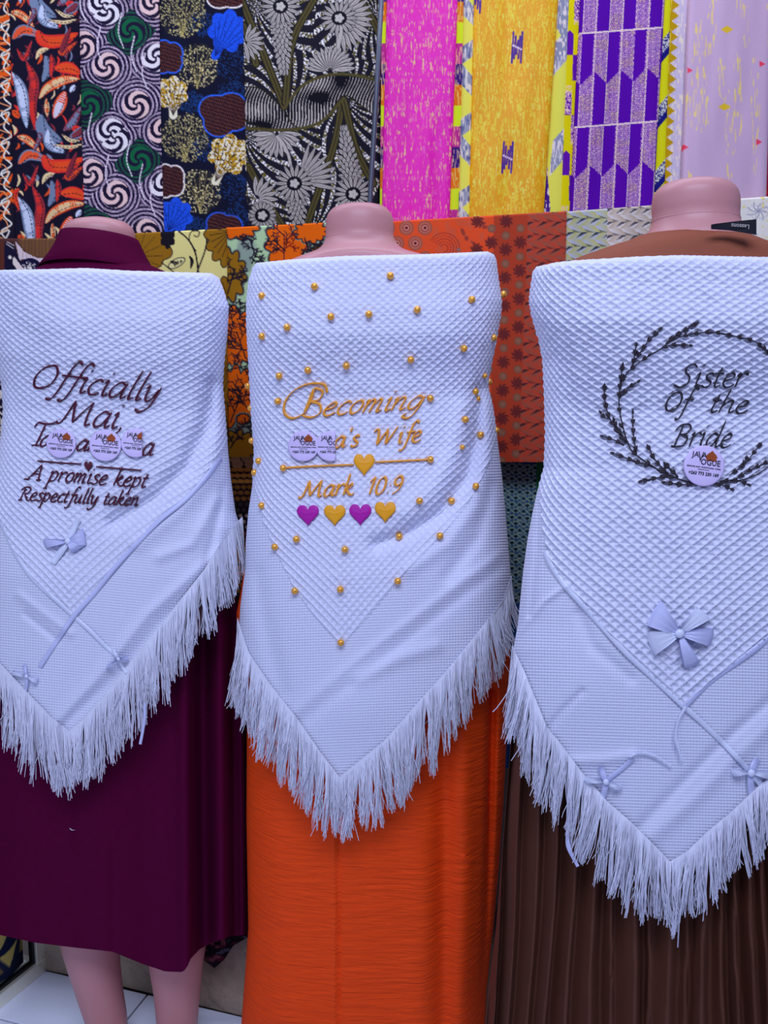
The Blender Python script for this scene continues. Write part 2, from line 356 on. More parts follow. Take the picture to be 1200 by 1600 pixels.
def paint_botanic(cv):
    X, Y = cv.X, cv.Y; K = lambda x, y: (300+x/3, y/3)
    GR, DK, OL, WH = (142, 140, 154), (12, 12, 24), (62, 58, 36), (188, 190, 214)
    cens = [K(430, 520), K(720, 470), K(250, 640), K(560, 1080), K(300, 30), K(860, 80)]
    cx = np.array([c[0] for c in cens]); cy = np.array([c[1] for c in cens])
    d = np.hypot(X[..., None]-cx, Y[..., None]-cy); i = d.argmin(-1); dm = d.min(-1); th = np.arctan2(Y-cy[i], X-cx[i])
    st = np.cos(26*th+dm*0.13) > 0.3; n = vnoise(X, Y, 2.4, 2.4, 2)
    nd = np.sin(dm*1.2+7*n) > -0.5; cv.mask(st & (n > 0.40) & nd, WH); cv.mask(st & (n < 0.34), (84, 78, 44))
    def fan(c, a0, a1, n, r0, r1, wd):
        for a in np.linspace(a0, a1, n):
            p = [(c[0]+r0*math.cos(a), c[1]+r0*math.sin(a)), (c[0]+r1*math.cos(a), c[1]+r1*math.sin(a))]
            pc = catmull([p[0], ((p[0][0]+p[1][0])/2, (p[0][1]+p[1][1])/2), p[1]], 4)
            cv.line(pc, wd+2.2, DK, taper=True); cv.line(pc, wd, GR, taper=True); cv.line(pc[2:-1], 0.8, (80, 80, 96))
    def flower(c, tipdir, ln, R=22):
        cv.ell(c[0], c[1], R*0.95, R*0.95, DK)
        for r in range(int(ln//8), -1, -1):
            cx_, cy_ = c[0]+tipdir[0]*r*8, c[1]+tipdir[1]*r*8; a = math.atan2(tipdir[1], tipdir[0]); wdt = 1.5*(1-r*8/(ln+14))
            fan((cx_, cy_), a-wdt, a+wdt, max(3, int(9*(1-r*8/(ln+14)))), 8, 20, 5.5)
        fan(c, 0, 2*math.pi*17/18, 18, 10, R*1.2, 5); cv.ell(c[0], c[1], 12, 11, DK)
        for a in range(5): cv.ell(c[0]+4.2*math.cos(a*1.257), c[1]+4*math.sin(a*1.257), 3.6, 3.0, (150, 150, 165), a*1.257)
    # hatched lens bands
    for pl in ([K(245, 405), K(330, 420), K(430, 510), K(520, 560), K(480, 600), K(380, 605), K(250, 560)], [K(430, 510), K(520, 400), K(640, 352), K(760, 352), K(870, 375), K(872, 540), K(800, 500), K(710, 450), K(620, 560), K(520, 600), K(470, 580)]):
        sl, ins = cv.poly(catmull(pl+[pl[0]], 6), 0, ret=True); cv.put(sl, ins, (144, 142, 156))
        q = np.sin((X[sl]*0.95+Y[sl]*0.22+3*np.sin(Y[sl]*0.09))*1.35)
        g = np.clip((Y[sl]-130)/70, 0, 1); cv.put(sl, ins & (q > 0.55-1.9*vnoise(X[sl], Y[sl], 30, 22, 4)), DK)
        cv.line(catmull(pl+[pl[0]], 6), 2.0, (30, 28, 26))
    for a, b, c in [((235, 10), (330, 240), (432, 500)), ((575, -10), (470, 200), (438, 480)), ((770, -20), (840, 80), (880, 160)), ((706, 470), (660, 700), (535, 1060)), ((712, 470), (770, 700), (850, 860)), ((265, 780), (340, 920), (425, 1060)), ((300, 300), (270, 200), (240, 120))]:
        p = catmull([K(*a), K(*b), K(*c)], 8); cv.line(p, 13, (24, 22, 26)); cv.line(p, 9, OL); cv.line(p, 1.2, (28, 26, 24)); 
    for pts in ([(430, 510), (520, 400), (640, 352), (760, 352), (880, 380)], [(250, 600), (380, 610), (520, 600), (620, 560), (710, 460)]):
        cv.line(catmull([K(*q) for q in pts], 8), 4.5, OL)
    flower(K(415, 30), (0.05, 1), 95, 26); fan(K(690, 90), -1.2, 1.6, 15, 16, 52, 7); flower(K(690, 85), (0.8, 0.6), 14, 24)
    cv.line(catmull([K(700, 130), K(690, 200), K(650, 310)], 6), 4.5, GR); fan(K(650, 330), math.pi+0.1, 2*math.pi-0.1, 15, 5, 38, 8)
    fan(K(395, 625), 0.05, math.pi-0.05, 13, 5, 38, 8); cv.line(catmull([K(400, 640), K(450, 720), K(470, 830)], 6), 4.5, GR)
    fan(K(500, 850), -1.3, 0.2, 9, 14, 60, 6); flower(K(480, 860), (0.1, 1), 58, 26); flower(K(755, 910), (-0.14, -1), 88, 26)
    fan(K(250, 200), -1.3, 1.4, 9, 4, 30, 6); fan(K(300, 930), -1.6, 1.7, 11, 6, 34, 7); flower(K(330, 1010), (.3, 1), 20, 18)
def streaks(cv, base, hi, dens=0.5, sx=1.25, sy=11, seed=1, hi2=None):
    X, Y = cv.X, cv.Y; xx = X+Y*0.03
    n = vnoise(xx, Y, sx, sy, seed); big = vnoise(X, Y, 26, 22, seed+3)
    cv.im[:] = np.array(base, float); cv.mask(np.clip((n-(1-dens)-0.22*(big-0.5))*5, 0, 1), hi)
    if hi2 is not None: cv.mask(np.clip((vnoise(xx, Y, sx, sy*1.3, seed+9)-0.72)*6, 0, 1), hi2)
def paint_magenta(cv):
    streaks(cv, (180, 18, 160), (226, 172, 150), 0.37, 1.1, 9, 3, (215, 90, 190))
    n = vnoise(cv.X, cv.Y, 1.6, 3.0, 8); cv.mask(n > 0.66, (188, 20, 170))
def paint_gold(cv):
    streaks(cv, (196, 140, 8), (226, 192, 52), 0.5, 1.3, 10, 4, (250, 226, 110))
    n = vnoise(cv.X, cv.Y, 1.6, 3.0, 8); cv.mask(n > 0.68, (190, 132, 6))
    for x, y in ((808, 74), (793, 246), (744, -4)):
        for dx in (-7, -3.5, 0, 3.5, 7):
            hh = 24-abs(abs(dx)-7)*1.9; cv.line([(x+dx+1.5, y-hh), (x+dx, y), (x+dx-1.5, y+hh)], 3.0, (52, 16, 130)); 
        cv.line([(x-6, y-3), (x+6, y+3)], 3, (190, 180, 220), dash=(3, 2))
def kente(cv, cols, h, y0=0, seed=1):
    X, Y = cv.X, cv.Y; i = np.floor((Y-y0)/h).astype(int) % len(cols); c = np.array(cols, float)[i]; cv.im[:] = c
    n = vnoise(X, Y, 1.3, 7, seed); dark = c.sum(-1) < 420; m = (n > 0.6) & dark; cv.im[m] = cv.im[m]*0.4+np.array([225, 205, 150.])*0.6
def paint_kente(cv): kente(cv, [(48, 24, 110), (176, 96, 20), (176, 205, 40), (150, 40, 130)], 32.5, -30)
def paint_bluegrey(cv):
    X, Y = cv.X, cv.Y; cv.im[:] = (214, 208, 92)
    u = (X-cv.x0)/(cv.nx/cv.k); v = ((Y+14) % 92)/92
    m = (np.abs(v-0.5-0.28*(u-0.5)) < 0.2*(1-np.abs(v-0.5))) ; 
    for k in range(-1, 5):
        y = k*112-22; x0, x1 = cv.x0, cv.x0+cv.nx/cv.k
        cv.poly([(x0, y), (x0+10, y+12), (x1, y+40), (x1, y+70), (x0, y+36)], (120, 128, 165)); cv.poly([(x1, y+78), (x1, y+104), (x0, y+128), (x0, y+100)], (120, 128, 165))
    n = vnoise(X, Y, 1.4, 8, 2); g = np.abs(cv.im[..., 0]-120) < 3; cv.im[g & (n > 0.6)] = (176, 176, 190); cv.im[g & (n < 0.3)] = (80, 86, 140)
def paint_violetedge(cv):
    X, Y = cv.X, cv.Y; cv.im[:] = (214, 208, 92); x0, x1 = cv.x0, cv.x0+cv.nx/cv.k
    cv.poly([(x0, 0), (x1, -10), (x1, 70), (x1-16, 62)], (110, 118, 158))
    for y in (0, 165):
        cv.poly([(x0+14, y+110), (x0+18, y+160), (x0+6, y+220), (x0-4, y+250), (x0-4, y+160)], (54, 22, 128))
    for y in (190, 40): cv.poly([(x0+22, y+30), (x1, y-8), (x1, y+40), (x0+16, y+86)], (112, 120, 160))
    cv.mask((Y > 262) & (Y < 294) & (X < x0+14), (54, 22, 128))
    n = vnoise(X, Y, 1.3, 7, 12); g = cv.im[..., 0] < 114; cv.im[g & (n > 0.64)] = (200, 190, 215)
def paint_yellowviolet(cv):
    X, Y = cv.X, cv.Y; u = X-(886-0.03*Y); r = np.floor((Y+8)/47).astype(int); cv.im[:] = (176, 170, 8)
    h = (Y+8) % 47; left = u < 12
    cv.mask(left & (r % 2 == 1) & (h > 8+np.abs(u-6)), (74, 14, 150)); cv.mask((~left) & (r % 2 == 0) & (h < 40), (74, 14, 150))
    n = vnoise(X, Y, 1.1, 1.1, 4); cv.mask((~left) & (r % 4 == 0) & (n > 0.5), (205, 180, 190)); cv.mask(left & (r % 4 == 3) & (n > 0.5), (205, 180, 190))
def paint_purple(cv):
    X, Y = cv.X, cv.Y; P1 = (66, 4, 148); xx = X-912+0.052*Y; yy = Y+0.075*(X-912)
    per = 41.0; cv.im[:] = P1
    f = (xx % per)/per
    zz = 12*(1-np.abs(((xx-4) % per)/per-0.5)*2)
    rows = np.digitize(yy, [-60, 52, 200]); 
    A = np.where((yy+0) < 52, 0, 0); b1 = 52; b2 = 123+20*(np.abs(((xx-2) % per)/per-0.5)*2-0.5); b3 = 198; b4 = 268+20*(np.abs(((xx-2) % per)/per-0.5)*2-0.5)
    row = (yy > b1).astype(int)+(yy > b2)+(yy > b3)+(yy > b4)
    dotted = np.where(row % 2 == 0, (f > 0.02) & (f < 0.56), (f > 0.46)|(f < 0.02))
    gx = (xx*0.9+0.6*np.sin(Y*0.8)) % 2.3; gy = (yy+0.7*np.sin(X*0.9)) % 2.3
    dn = vnoise(X, Y, 1.15, 1.15, 6)
    lightn = vnoise(X, Y, 14, 14, 7)
    dn = np.sin(1.95*(xx+0.5*yy)+1.2*vnoise(X, Y, 6, 6, 3))*np.sin(1.95*(yy-0.3*xx))+0.35*(dn-.5); m = dotted & (dn > 0.10); cv.mask(m, (206, 176, 196)); cv.mask(m & (lightn > 0.6), (218, 192, 160))
    for bb in (b1, b3): cv.mask(np.abs(yy-bb) < 1.2, (210, 190, 205))
    e = dotted & (np.abs(((f % 0.5)-0.02)) < 0.03); cv.mask(e & ((Y % 3) < 2), (214, 190, 205))
def paint_limenavy(cv):
    X, Y = cv.X, cv.Y; cv.im[:] = (176, 180, 20); v = (Y+X*1.2+40) % 96
    cv.mask(v < 34, (18, 18, 110)); n = vnoise(X, Y, 1.1, 1.1, 14); cv.mask((v < 22) & (n > 0.5), (190, 195, 200)); cv.mask(Y > 300, (205, 205, 20))
def paint_zigzag(cv):
    X, Y = cv.X, cv.Y; xe = X-(1046-0.042*Y); n = vnoise(X, Y, 1.3, 8, 3); cv.im[:] = (160, 154, 198)
    cv.mask(n > 0.7, (190, 184, 190)); t = (Y % 16.5)/16.5; cv.mask(xe < 5+11*(1-np.abs(t-0.5)*2), (150, 122, 10)); cv.mask((xe < 4) & (n > 0.5), (200, 186, 90))
    cv.mask((np.abs(xe-32) < 1.2) & (Y % 9 < 3), (50, 50, 120))
def paint_lilac(cv):
    X, Y = cv.X, cv.Y; cv.im[:] = (160, 140, 184); cv.mask(((X+Y*0.6) % 2.6 < 1.0), (150, 130, 178))
    n = vnoise(X+Y*0.03, Y, 1.5, 12, 6); big = vnoise(X, Y, 13, 60, 7); cv.mask(np.clip((n-0.62)*5, 0, 1)*(big > 0.55), (188, 168, 118))
    for x, y in ((1136, 46), (1132, 167)): cv.poly([(x-10, y), (x, y-6), (x+10, y), (x, y+6)], (176, 150, 30))
    for x, y in ((1190, 100), (1077, 110), (1070, 230), (1185, 222)): cv.poly([(x-3, y-5), (x+6, y), (x-3, y+5)], (200, 50, 90))
def paint_red(cv): cv.mask(cv.Y % 30 < 3, (150, 20, 50))
def paint_l1(cv):
    K = lambda x, y: (x/10.91, 360+y/10.91)
    cv.poly([K(80, 200), K(230, 220), K(330, 500), K(420, 700), K(80, 700)], (16, 14, 44))
    cv.poly([K(0, 180), K(70, 200), K(75, 700), K(0, 700)], (70, 34, 32))
    cv.poly([K(260, 180), K(420, 370), K(640, 470), K(900, 470), K(1100, 480), K(1100, 760), K(700, 760), K(560, 480), K(330, 500)], (170, 160, 190))
    cv.poly(cloud(24*1+0, 360+150, 1, 1, 5), (16, 14, 44)); cv.ell(*K(510, 690), 20, 20, (16, 14, 50)); cv.poly([K(230, 430), K(420, 680), K(300, 680), K(220, 570)], (180, 172, 190))
    r = np.random.default_rng(2)
    for _ in range(60):
        a, d = r.uniform(0, 6.3), r.uniform(0, 11); cv.ell(K(500, 640)[0]+d*math.cos(a), K(0, 640)[1]+d*math.sin(a), r.uniform(.5, 1.5), r.uniform(.5, 1.5), (190, 188, 205))
    cv.ell(*K(170, 460), 2.6, 3.0, (190, 190, 200)); cv.line([K(110, 230), K(230, 310)], 1.2, (180, 175, 190)); cv.line([K(120, 195), K(240, 260)], 1.2, (180, 175, 190))
    cv.poly(catmull([K(340, 140), K(1200, 120), K(1200, 440), K(880, 465), K(560, 430), K(420, 330), K(300, 190), K(340, 140)], 5), (82, 56, 46))
    for x in np.arange(36, 140, 5.5): cv.line([(x, 370), (x, 402)], 1.0, (120, 88, 40), dash=(3, 2))
    cv.mask((cv.Y > 430), (24, 20, 44)); n = vnoise(cv.X, cv.Y, 4, 3, 6); cv.mask((cv.Y > 430) & (n > 0.6), (180, 176, 190))
def paint_cream(cv):
    r = np.random.default_rng(8); OC, BK = (118, 84, 20), (18, 16, 28)
    K = lambda x, y: (x/3, 320+y/3)
    for j in range(4):
        o = j*118; 
        p = cloud(232, 384+o, 36, 34, 8, .2); cv.poly(p, OC); cv.line(p, 1.4, BK)
        for a in np.linspace(0, 6.28, 16): cv.line([(215, 400+o), (215+40*math.cos(a), 400+o+40*math.sin(a))], 1.0, BK, dash=(4, 2.5), al=.8)
        cv.poly(cloud(262, 372+o, 11, 15, 6, .3), BK); cv.ell(276, 411+o, 15, 7, BK, -0.5); cv.ell(276, 411+o, 13.5, 5.6, (205, 200, 160), -0.5)
        for q in range(20): cv.ell(276+r.uniform(-9, 9), 411+o+r.uniform(-4, 4), 1.3, 1.3, BK)
        for pts in ([(250, 318+o*0), (290, 340), (310, 372)],): pass
        cv.line(catmull([(265, 352+o), (292, 372+o), (305, 395+o), (310, 425+o)], 7), 2.4, BK); cv.line(catmull([(322, 352+o), (322, 385+o), (308, 425+o)], 7), 2.2, BK)
        cv.line(catmull([(306, 392+o), (296, 376+o), (299, 362+o), (311, 362+o), (309, 370+o), (303, 368+o)], 7), 1.6, BK)
        cv.line(catmull([(296, 400+o), (300, 408+o), (298, 420+o)], 6), 5, BK, taper=True); cv.line(catmull([(252, 410+o), (290, 436+o), (340, 440+o)], 7), 1.6, BK)
    for j in range(4):
        o = j*98+(0 if j == 0 else 20); cx, cy = 362, 366+o; p = cloud(cx, cy, 40, 50, 15, 0.2); cv.poly(p, OC); cv.line(np.vstack([p, p[:1]]), 1.5, BK)
        for a in np.linspace(0, 6.28, 26): cv.line([(cx+6*math.cos(a), cy-4+6*math.sin(a)), (cx+34*math.cos(a), cy-4+43*math.sin(a))], 1.1, (34, 26, 20))
def branch(cv, x, y, a, L, col, w=1.3, depth=3, r=random.Random(4)):
    x2, y2 = x+L*math.cos(a), y+L*math.sin(a); cv.line([(x, y), (x2, y2)], w, col)
    if depth:
        for k in range(3): 
            t = 0.35+0.3*k; branch(cv, x+(x2-x)*t, y+(y2-y)*t, a+(0.8 if k % 2 else -0.8)+r.uniform(-.25, .25), L*0.5, col, w*0.85, depth-1, r)
def paint_coral(cv):
    X, Y = cv.X, cv.Y; OR, OC, BK = (232, 98, 16), (120, 86, 18), (22, 18, 36)
    n = vnoise(X, Y, 26, 26, 3); cv.im[:] = (140, 172, 150); cv.mask(np.clip((n-0.45)*4, 0, 1), (112, 132, 136))
    for (x, y, rx, ry, c, ph) in [(372, 352, 30, 20, OR, .2), (448, 380, 30, 38, OR, .6), (486, 362, 24, 16, OR, .1), (446, 440, 30, 20, OC, .4), (356, 430, 26, 38, OC, .9), (500, 400, 14, 18, OC, 0), (362, 528, 38, 44, OR, .3), (368, 620, 30, 44, OR, .7),
                                   (372, 700, 26, 26, OC, .2), (430, 500, 36, 30, OR, .2), (430, 600, 34, 30, OC, .2), (560, 420, 30, 50, OR, .2), (380, 655, 10, 8, OR, 0)]:
        p = cloud(x, y, rx, ry, 11, 0.34, ph); pp = np.vstack([p, p[:1]]); cv.line(pp, 5, (92, 108, 112)); cv.poly(p, c); cv.line(pp, 1.7, BK)
    rr = random.Random(6)
    for (x, y, a, L, c) in [(366, 372, .2, 16, BK), (398, 396, -1.9, 22, BK), (392, 380, 1.2, 22, BK), (444, 412, -1.57, 46, (30, 14, 40)), (440, 392, -.6, 22, (90, 24, 20)), (446, 392, -2.4, 24, BK), (412, 398, 2.2, 18, BK), (476, 372, 1.3, 20, BK), (470, 396, .3, 20, BK), (356, 458, -1.3, 38, BK), (352, 440, -.3, 26, BK),
                            (384, 560, -1.9, 44, BK), (390, 548, 3.3, 36, BK), (376, 540, -2.4, 30, BK), (356, 578, -.2, 30, BK), (360, 660, -1.2, 50, BK), (388, 640, -2.2, 40, BK), (352, 606, .5, 30, BK), (370, 668, -.1, 22, BK), (360, 700, -1, 22, BK), (380, 480, 2.4, 26, BK), (392, 470, 2.8, 18, BK), (505, 372, 2.2, 18, BK), (354, 496, -.9, 16, BK), (404, 500, 3.0, 22, BK)]:
        branch(cv, x, y, a, L, c, 2.0, 3, rr)
def paint_redpatch(cv):
    X, Y = cv.X, cv.Y; bx = np.stack([677-0*Y, 772-0.02*(Y-340), 825-0.037*(Y-340)], -1)
    cv.im[:] = (196, 72, 40); z = (X > bx[..., 0]).astype(int)+(X > bx[..., 1])+(X > bx[..., 2])
    cv.mask(z == 3, (128, 50, 44)); cv.mask(z == 2, (142, 52, 38)); cv.mask(z < 2, (182, 66, 38))
    n = vnoise(X, Y, 9, 9, 4)
    cv.mask((z == 1) & (n > .6), (170, 70, 50))
    # rings
    for j in range(18):
        for i in range(3):
            x = 606+i*29+(j % 2)*14; y = 356+j*24
            if x > 672: continue
            for rr_, c in ((11.5, (128, 70, 66)), (9, (150, 84, 78)), (6, (110, 50, 56)), (4.2, (190, 130, 130)), (2.6, (80, 20, 30))): cv.ell(x, y, rr_, rr_, c)
    # paisley
    r = np.random.default_rng(4)
    for j in range(6):
        cx, cy = 694, 388+j*70
        for q in range(5): cv.line([(cx+(24-q*4.5)*math.cos(a), cy+(24-q*4.5)*math.sin(a)) for a in np.linspace(-2.6, 1.5, 18)], 1.4, (128, 44, 44), dash=(4, 3) if q % 2 else None)
        for q in range(14):
            x, y = r.uniform(714, 768), cy+r.uniform(-40, 25); cv.ell(x, y, r.uniform(3, 6.5), r.uniform(1.5, 3), (124, 50, 48), r.uniform(0, 3.1)); 
        for q in range(5): cv.ell(716+r.uniform(-3, 14), cy+8+r.uniform(-8, 20), 3.4, 3.4, (122, 84, 84))
    for j in range(24):
        for i in range(4):
            x = 746+i*22.5+(j % 2)*0; y = 346+j*22+(i % 2)*11-j*0.0; x -= 0.02*(y-340)
            if x < 766 and not (j % 2 == 0): continue
            if (i+j) % 2 == 0:
                for a in np.arange(0, 6.28, 0.785): cv.line(catmull([(x, y), (x+6*math.cos(a), y+6*math.sin(a)), (x+11*math.cos(a+.45), y+11*math.sin(a+.45))], 3), 3.8, (86, 34, 40), taper=True)
            else: cv.ell(x, y, 6.5, 6.5, (106, 70, 64)); cv.ell(x, y, 4, 4, (118, 82, 74))
    zz = z == 3; cx0 = 825-0.037*(Y-340)
    arrows(cv, zz, cx0, (62, 30, 40), (120, 70, 66), 21.5, 21, (158, 54, 42))
def arrows(cv, zone, x0, dark, light, px_, py_, mid):
    """zigzag columns of folded arrowheads: light upper facet, mid lower facet, dark sliver under each tip"""
    X, Y = cv.X, cv.Y; v = (Y/py_) % 1; zig = 1-np.abs(v-0.5)*2; c = (X-x0)/px_-0.55*zig; f = (c-np.floor(c)); up = v < 0.5
    for m, a, b in ((zone & up, light, mid), (zone & ~up, mid, light)):
        g = f[..., None]; col = np.array(a, float)*(1-g)+np.array(b, float)*g; cv.im[m] = col[m]
    cv.mask(zone & ~up & (f > 0.55) & (v < 0.5+0.42*(1-(f-0.55)/0.45)) & (v > 0.5), dark)
    cv.mask(zone & up & (f < 0.5) & (v > 0.5-0.22*(1-f/0.5)), tuple(0.6*np.array(dark)+0.4*np.array(mid)))
def paint_whitepatch(cv):
    X, Y = cv.X, cv.Y; cv.im[:] = (196, 196, 214); z1 = X < 949; z2 = (X >= 949) & (X < 1040); z3 = X >= 1040
    n = vnoise(X, Y, 9, 5, 3); cv.mask(z1, (150, 160, 196)); cv.mask(z1 & (n > .5), (200, 198, 130)); cv.mask(z2, (186, 172, 172))
    arrows(cv, z1, 886, (40, 46, 62), (142, 152, 206), 21, 22, (146, 148, 100)); arrows(cv, z2, 949, (54, 50, 66), (176, 176, 204), 20, 21, (150, 138, 136))
    cv.mask(z3, (198, 196, 214)); r = np.random.default_rng(12)
    for cx, cy in ((1185, 330), (1225, 372), (1100, 350), (1165, 372)):
        for a in np.linspace(0, 6.28, 9): cv.line(catmull([(cx, cy), (cx+9*math.cos(a), cy+7*math.sin(a)), (cx+19*math.cos(a+.4), cy+15*math.sin(a+.4))], 4), 1.6, (120, 124, 160))
        for q in range(3): cv.line([(cx+(6+5*q)*math.cos(a), cy+(4+4*q)*math.sin(a)) for a in np.linspace(0, 6.3, 22)], 1.0, (128, 130, 165), dash=(6, 3))
    cv.mask(z3 & (vnoise(X, Y, 6, 3, 5) > .83), (206, 190, 140))
def paint_dots(cv):
    for j in range(40):
        y = 716+j*9; 
        for i in range(30):
            x = 346+i*10+(j % 2)*5; jj = j % 16
            if jj < 2: rx, ry, c = 9, 6.5, (188, 176, 160); 
            elif jj < 5: rx, ry, c = 5.5, 3.4, (180, 146, 80)
            elif jj < 8: rx, ry, c = 4.6, 3.4, (128, 96, 50)
            elif jj < 10: rx, ry, c = 3.6, 3.6, (52, 56, 66)
            elif jj < 13: rx, ry, c = 2.7, 2.7, (190, 190, 205)
            else: rx, ry, c = 4.5, 3.0, (120, 40, 50)
            if jj < 2 and i % 2: continue
            cv.ell(x, y, rx, ry, c)
            if jj < 2: cv.ell(x, y, rx-1.5, ry-1.5, (150, 130, 110), al=.5)
def paint_bluedots(cv):
    for j in range(22):
        for i in range(9):
            x = 776+i*12+(j % 2)*6; y = 726+j*10+i*1.0; cv.ell(x, y, 5.4, 4.6, (150, 176, 160)); cv.ell(x, y, 3.8, 3.2, (34, 76, 120)); cv.ell(x, y, 2.0, 1.8, (4, 6, 14))
    cv.mask(cv.X > 838, (36, 96, 72)); r = np.random.default_rng(4)
    for q in range(60): 
        x, y = r.uniform(840, 880), r.uniform(722, 900); cv.ell(x, y, 6, 2, (70, 116, 70), r.uniform(0, 3))
def paint_darkprint(cv):
    n = vnoise(cv.X, cv.Y, 9, 5, 2); cv.mask(n > .56, (66, 22, 52)); cv.mask(n > .74, (96, 60, 80)); cv.mask(n < .16, (70, 74, 110))
def paint_cabinetprint(cv):
    for i in range(-3, 8):
        for j in range(0, 10):
            x = -40+i*18+(j % 2)*5; y = 1420+j*17-i*5
            cv.poly([(x, y+13), (x+15, y+9), (x+8, y-2)], (190, 172, 110)); cv.poly([(x+8, y-2), (x+15, y+9), (x+17, y-5)], (120, 106, 66))
    cv.mask((cv.X-cv.Y*0.5+720) % 41 < 4, (22, 32, 72))

# ---------------------------------------------------------------- setting: floor, wall, plinth, cabinet
def boxmesh(name, lo, hi, bev=0.0):
    import bmesh
    bm = bmesh.new(); bmesh.ops.create_cube(bm, size=1)
    for v in bm.verts: v.co = Vector([lo[i]+(v.co[i]+0.5)*(hi[i]-lo[i]) for i in range(3)])
    if bev: bmesh.ops.bevel(bm, geom=bm.edges[:], offset=bev, segments=2, affect='EDGES', profile=0.5)
    me = bpy.data.meshes.new(name); bm.to_mesh(me); bm.free(); return me
A0, A1 = floor_pt(75, 1515), floor_pt(378, 1586)
e1 = (A1-A0).normalized(); e2 = Vector((e1.y, -e1.x, 0))           # e2 points towards the camera
if e2.y > 0: e2 = -e2
ang = math.atan2(e1.y, e1.x)
fl = link('floor', boxmesh('floor', (-2.6, -1.6, -0.06), (2.6, 2.1, -0.006)), None, M['grout']); tag(fl, kind='structure')
O = floor_pt(231, 1553)
d1 = (floor_pt(0, 1592)-O).dot(e2)
rows = [-1.2, -0.9, -0.6, -0.3, 0.0, d1] + [d1+0.3*i for i in range(1, 6)]
tcache = {}
for ri in range(4, len(rows)-1):
    for ci in range(-5, 8):
        h = rows[ri+1]-rows[ri]; key = round(h, 3)
        if key not in tcache:
            tcache[key] = boxmesh('tile', (0.002, -h+0.002, -0.008), (0.298, -0.002, 0.0), 0.0015); tcache[key].materials.append(M['tile'])
        t = bpy.data.objects.new('tile', tcache[key]); C.objects.link(t); t.parent = fl
        p = O+e1*(0.3*ci)+e2*rows[ri]; t.location = (p.x, p.y, 0.0); t.rotation_euler = (0, 0, ang)
wl = link('wall_back', boxmesh('wall_back', (-2.6, 1.96, -0.06), (2.6, 2.1, 2.6)), None, M['plaster']); tag(wl, kind='structure')
# rough stone plinth along the foot of the wall, its face bulging
nx, nz = 120, 26; U = np.linspace(-0.9, (floor_pt(470, 1607)-A0).dot(e1), nx); Zs = np.concatenate([np.linspace(0, 0.36, nz-4), [0.365, 0.365, 0.365, 0.36]])
PL = np.zeros((nz, nx, 3))
for i in range(nz):
    dep = 0.0 if i < nz-4 else (0.03, 0.10, 0.2, 0.3)[i-(nz-4)]
    bul = 0.022*(vnoise(U, Zs[i]+0*U, 0.09, 0.07, 3)-0.5)*(1 if 0 < i < nz-4 else 0.3)
    PL[i, :, 0] = A0.x+e1.x*U-e2.x*(dep+bul); PL[i, :, 1] = A0.y+e1.y*U-e2.y*(dep+bul); PL[i, :, 2] = Zs[i]
PL[..., 1] = np.minimum(PL[..., 1], 1.955)
pl = link('trim_1', gridmesh('trim', PL), None, M['stone']); tag(pl, kind='structure')

# aluminium display case at left
cb0, cb1 = floor_pt(72, 1516), floor_pt(0, 1575); cdir = (cb1-cb0).normalized()
cside = Vector((-cdir.y, cdir.x, 0)); 
if cside.x > 0: cside = -cside
cab = empty('display_cabinet', cb0+Vector((0, 0, 0)), 'aluminium framed glass display cabinet on the floor left of the burgundy dress', 'cabinet')
cab.rotation_euler = (0, 0, math.atan2(cdir.y, cdir.x))
def cpart(name, me, m): 
    o = bpy.data.objects.new(name, me); C.objects.link(o); me.materials.append(m) if not me.materials else None; o.parent = cab; return o
sgn = 1 if Vector((-math.sin(cab.rotation_euler.z), math.cos(cab.rotation_euler.z), 0)).dot(cside) > 0 else -1
def cbx(a, b, z0, z1, c0, c1, bev=0.001):   # a..b along the side, c0..c1 inwards
    ys = sorted((sgn*c0, sgn*c1)); return boxmesh('frame_bar', (a, ys[0], z0), (b, ys[1], z1), bev)
CL, CH, CW = 0.50, 0.52, 0.32
for a in (0, CL-0.024):
    for c in (0, CW-0.024): cpart('post', cbx(a, a+0.024, 0.0, CH, c, c+0.024), M['alu'])
for z in (0.0, CH):
    for c in (0, CW-0.03): cpart('rail', cbx(-0.002, CL, z, z+0.032, c-0.003, c+0.03), M['alu'])
    cpart('rail', cbx(0.0, 0.024, z, z+0.03, 0.03, CW-0.03), M['alu']); cpart('rail', cbx(CL-0.024, CL, z, z+0.03, 0.03, CW-0.03), M['alu'])
cpart('gasket', cbx(0.024, CL-0.024, 0.032, 0.038, 0.006, 0.018, 0), M['gasket']); cpart('gasket', cbx(0.024, 0.030, 0.038, CH-0.02, 0.006, 0.018, 0), M['gasket'])
glass = bpy.data.materials.new('clear_glass'); nt, b = nodes(glass); b.inputs['Transmission Weight'].default_value = 1; b.inputs['Roughness'].default_value = 0.02; b.inputs['Base Color'].default_value = (.9, .95, 1, 1); b.inputs['IOR'].default_value = 1.1
cpart('glass_pane', cbx(0.03, CL-0.024, 0.038, CH-0.01, 0.010, 0.014, 0), glass)
cpart('shelf', cbx(0.024, CL-0.024, 0.012, 0.02, 0.03, CW-0.03, 0), M['alu']); 
cab_rot = cab.rotation_euler.z

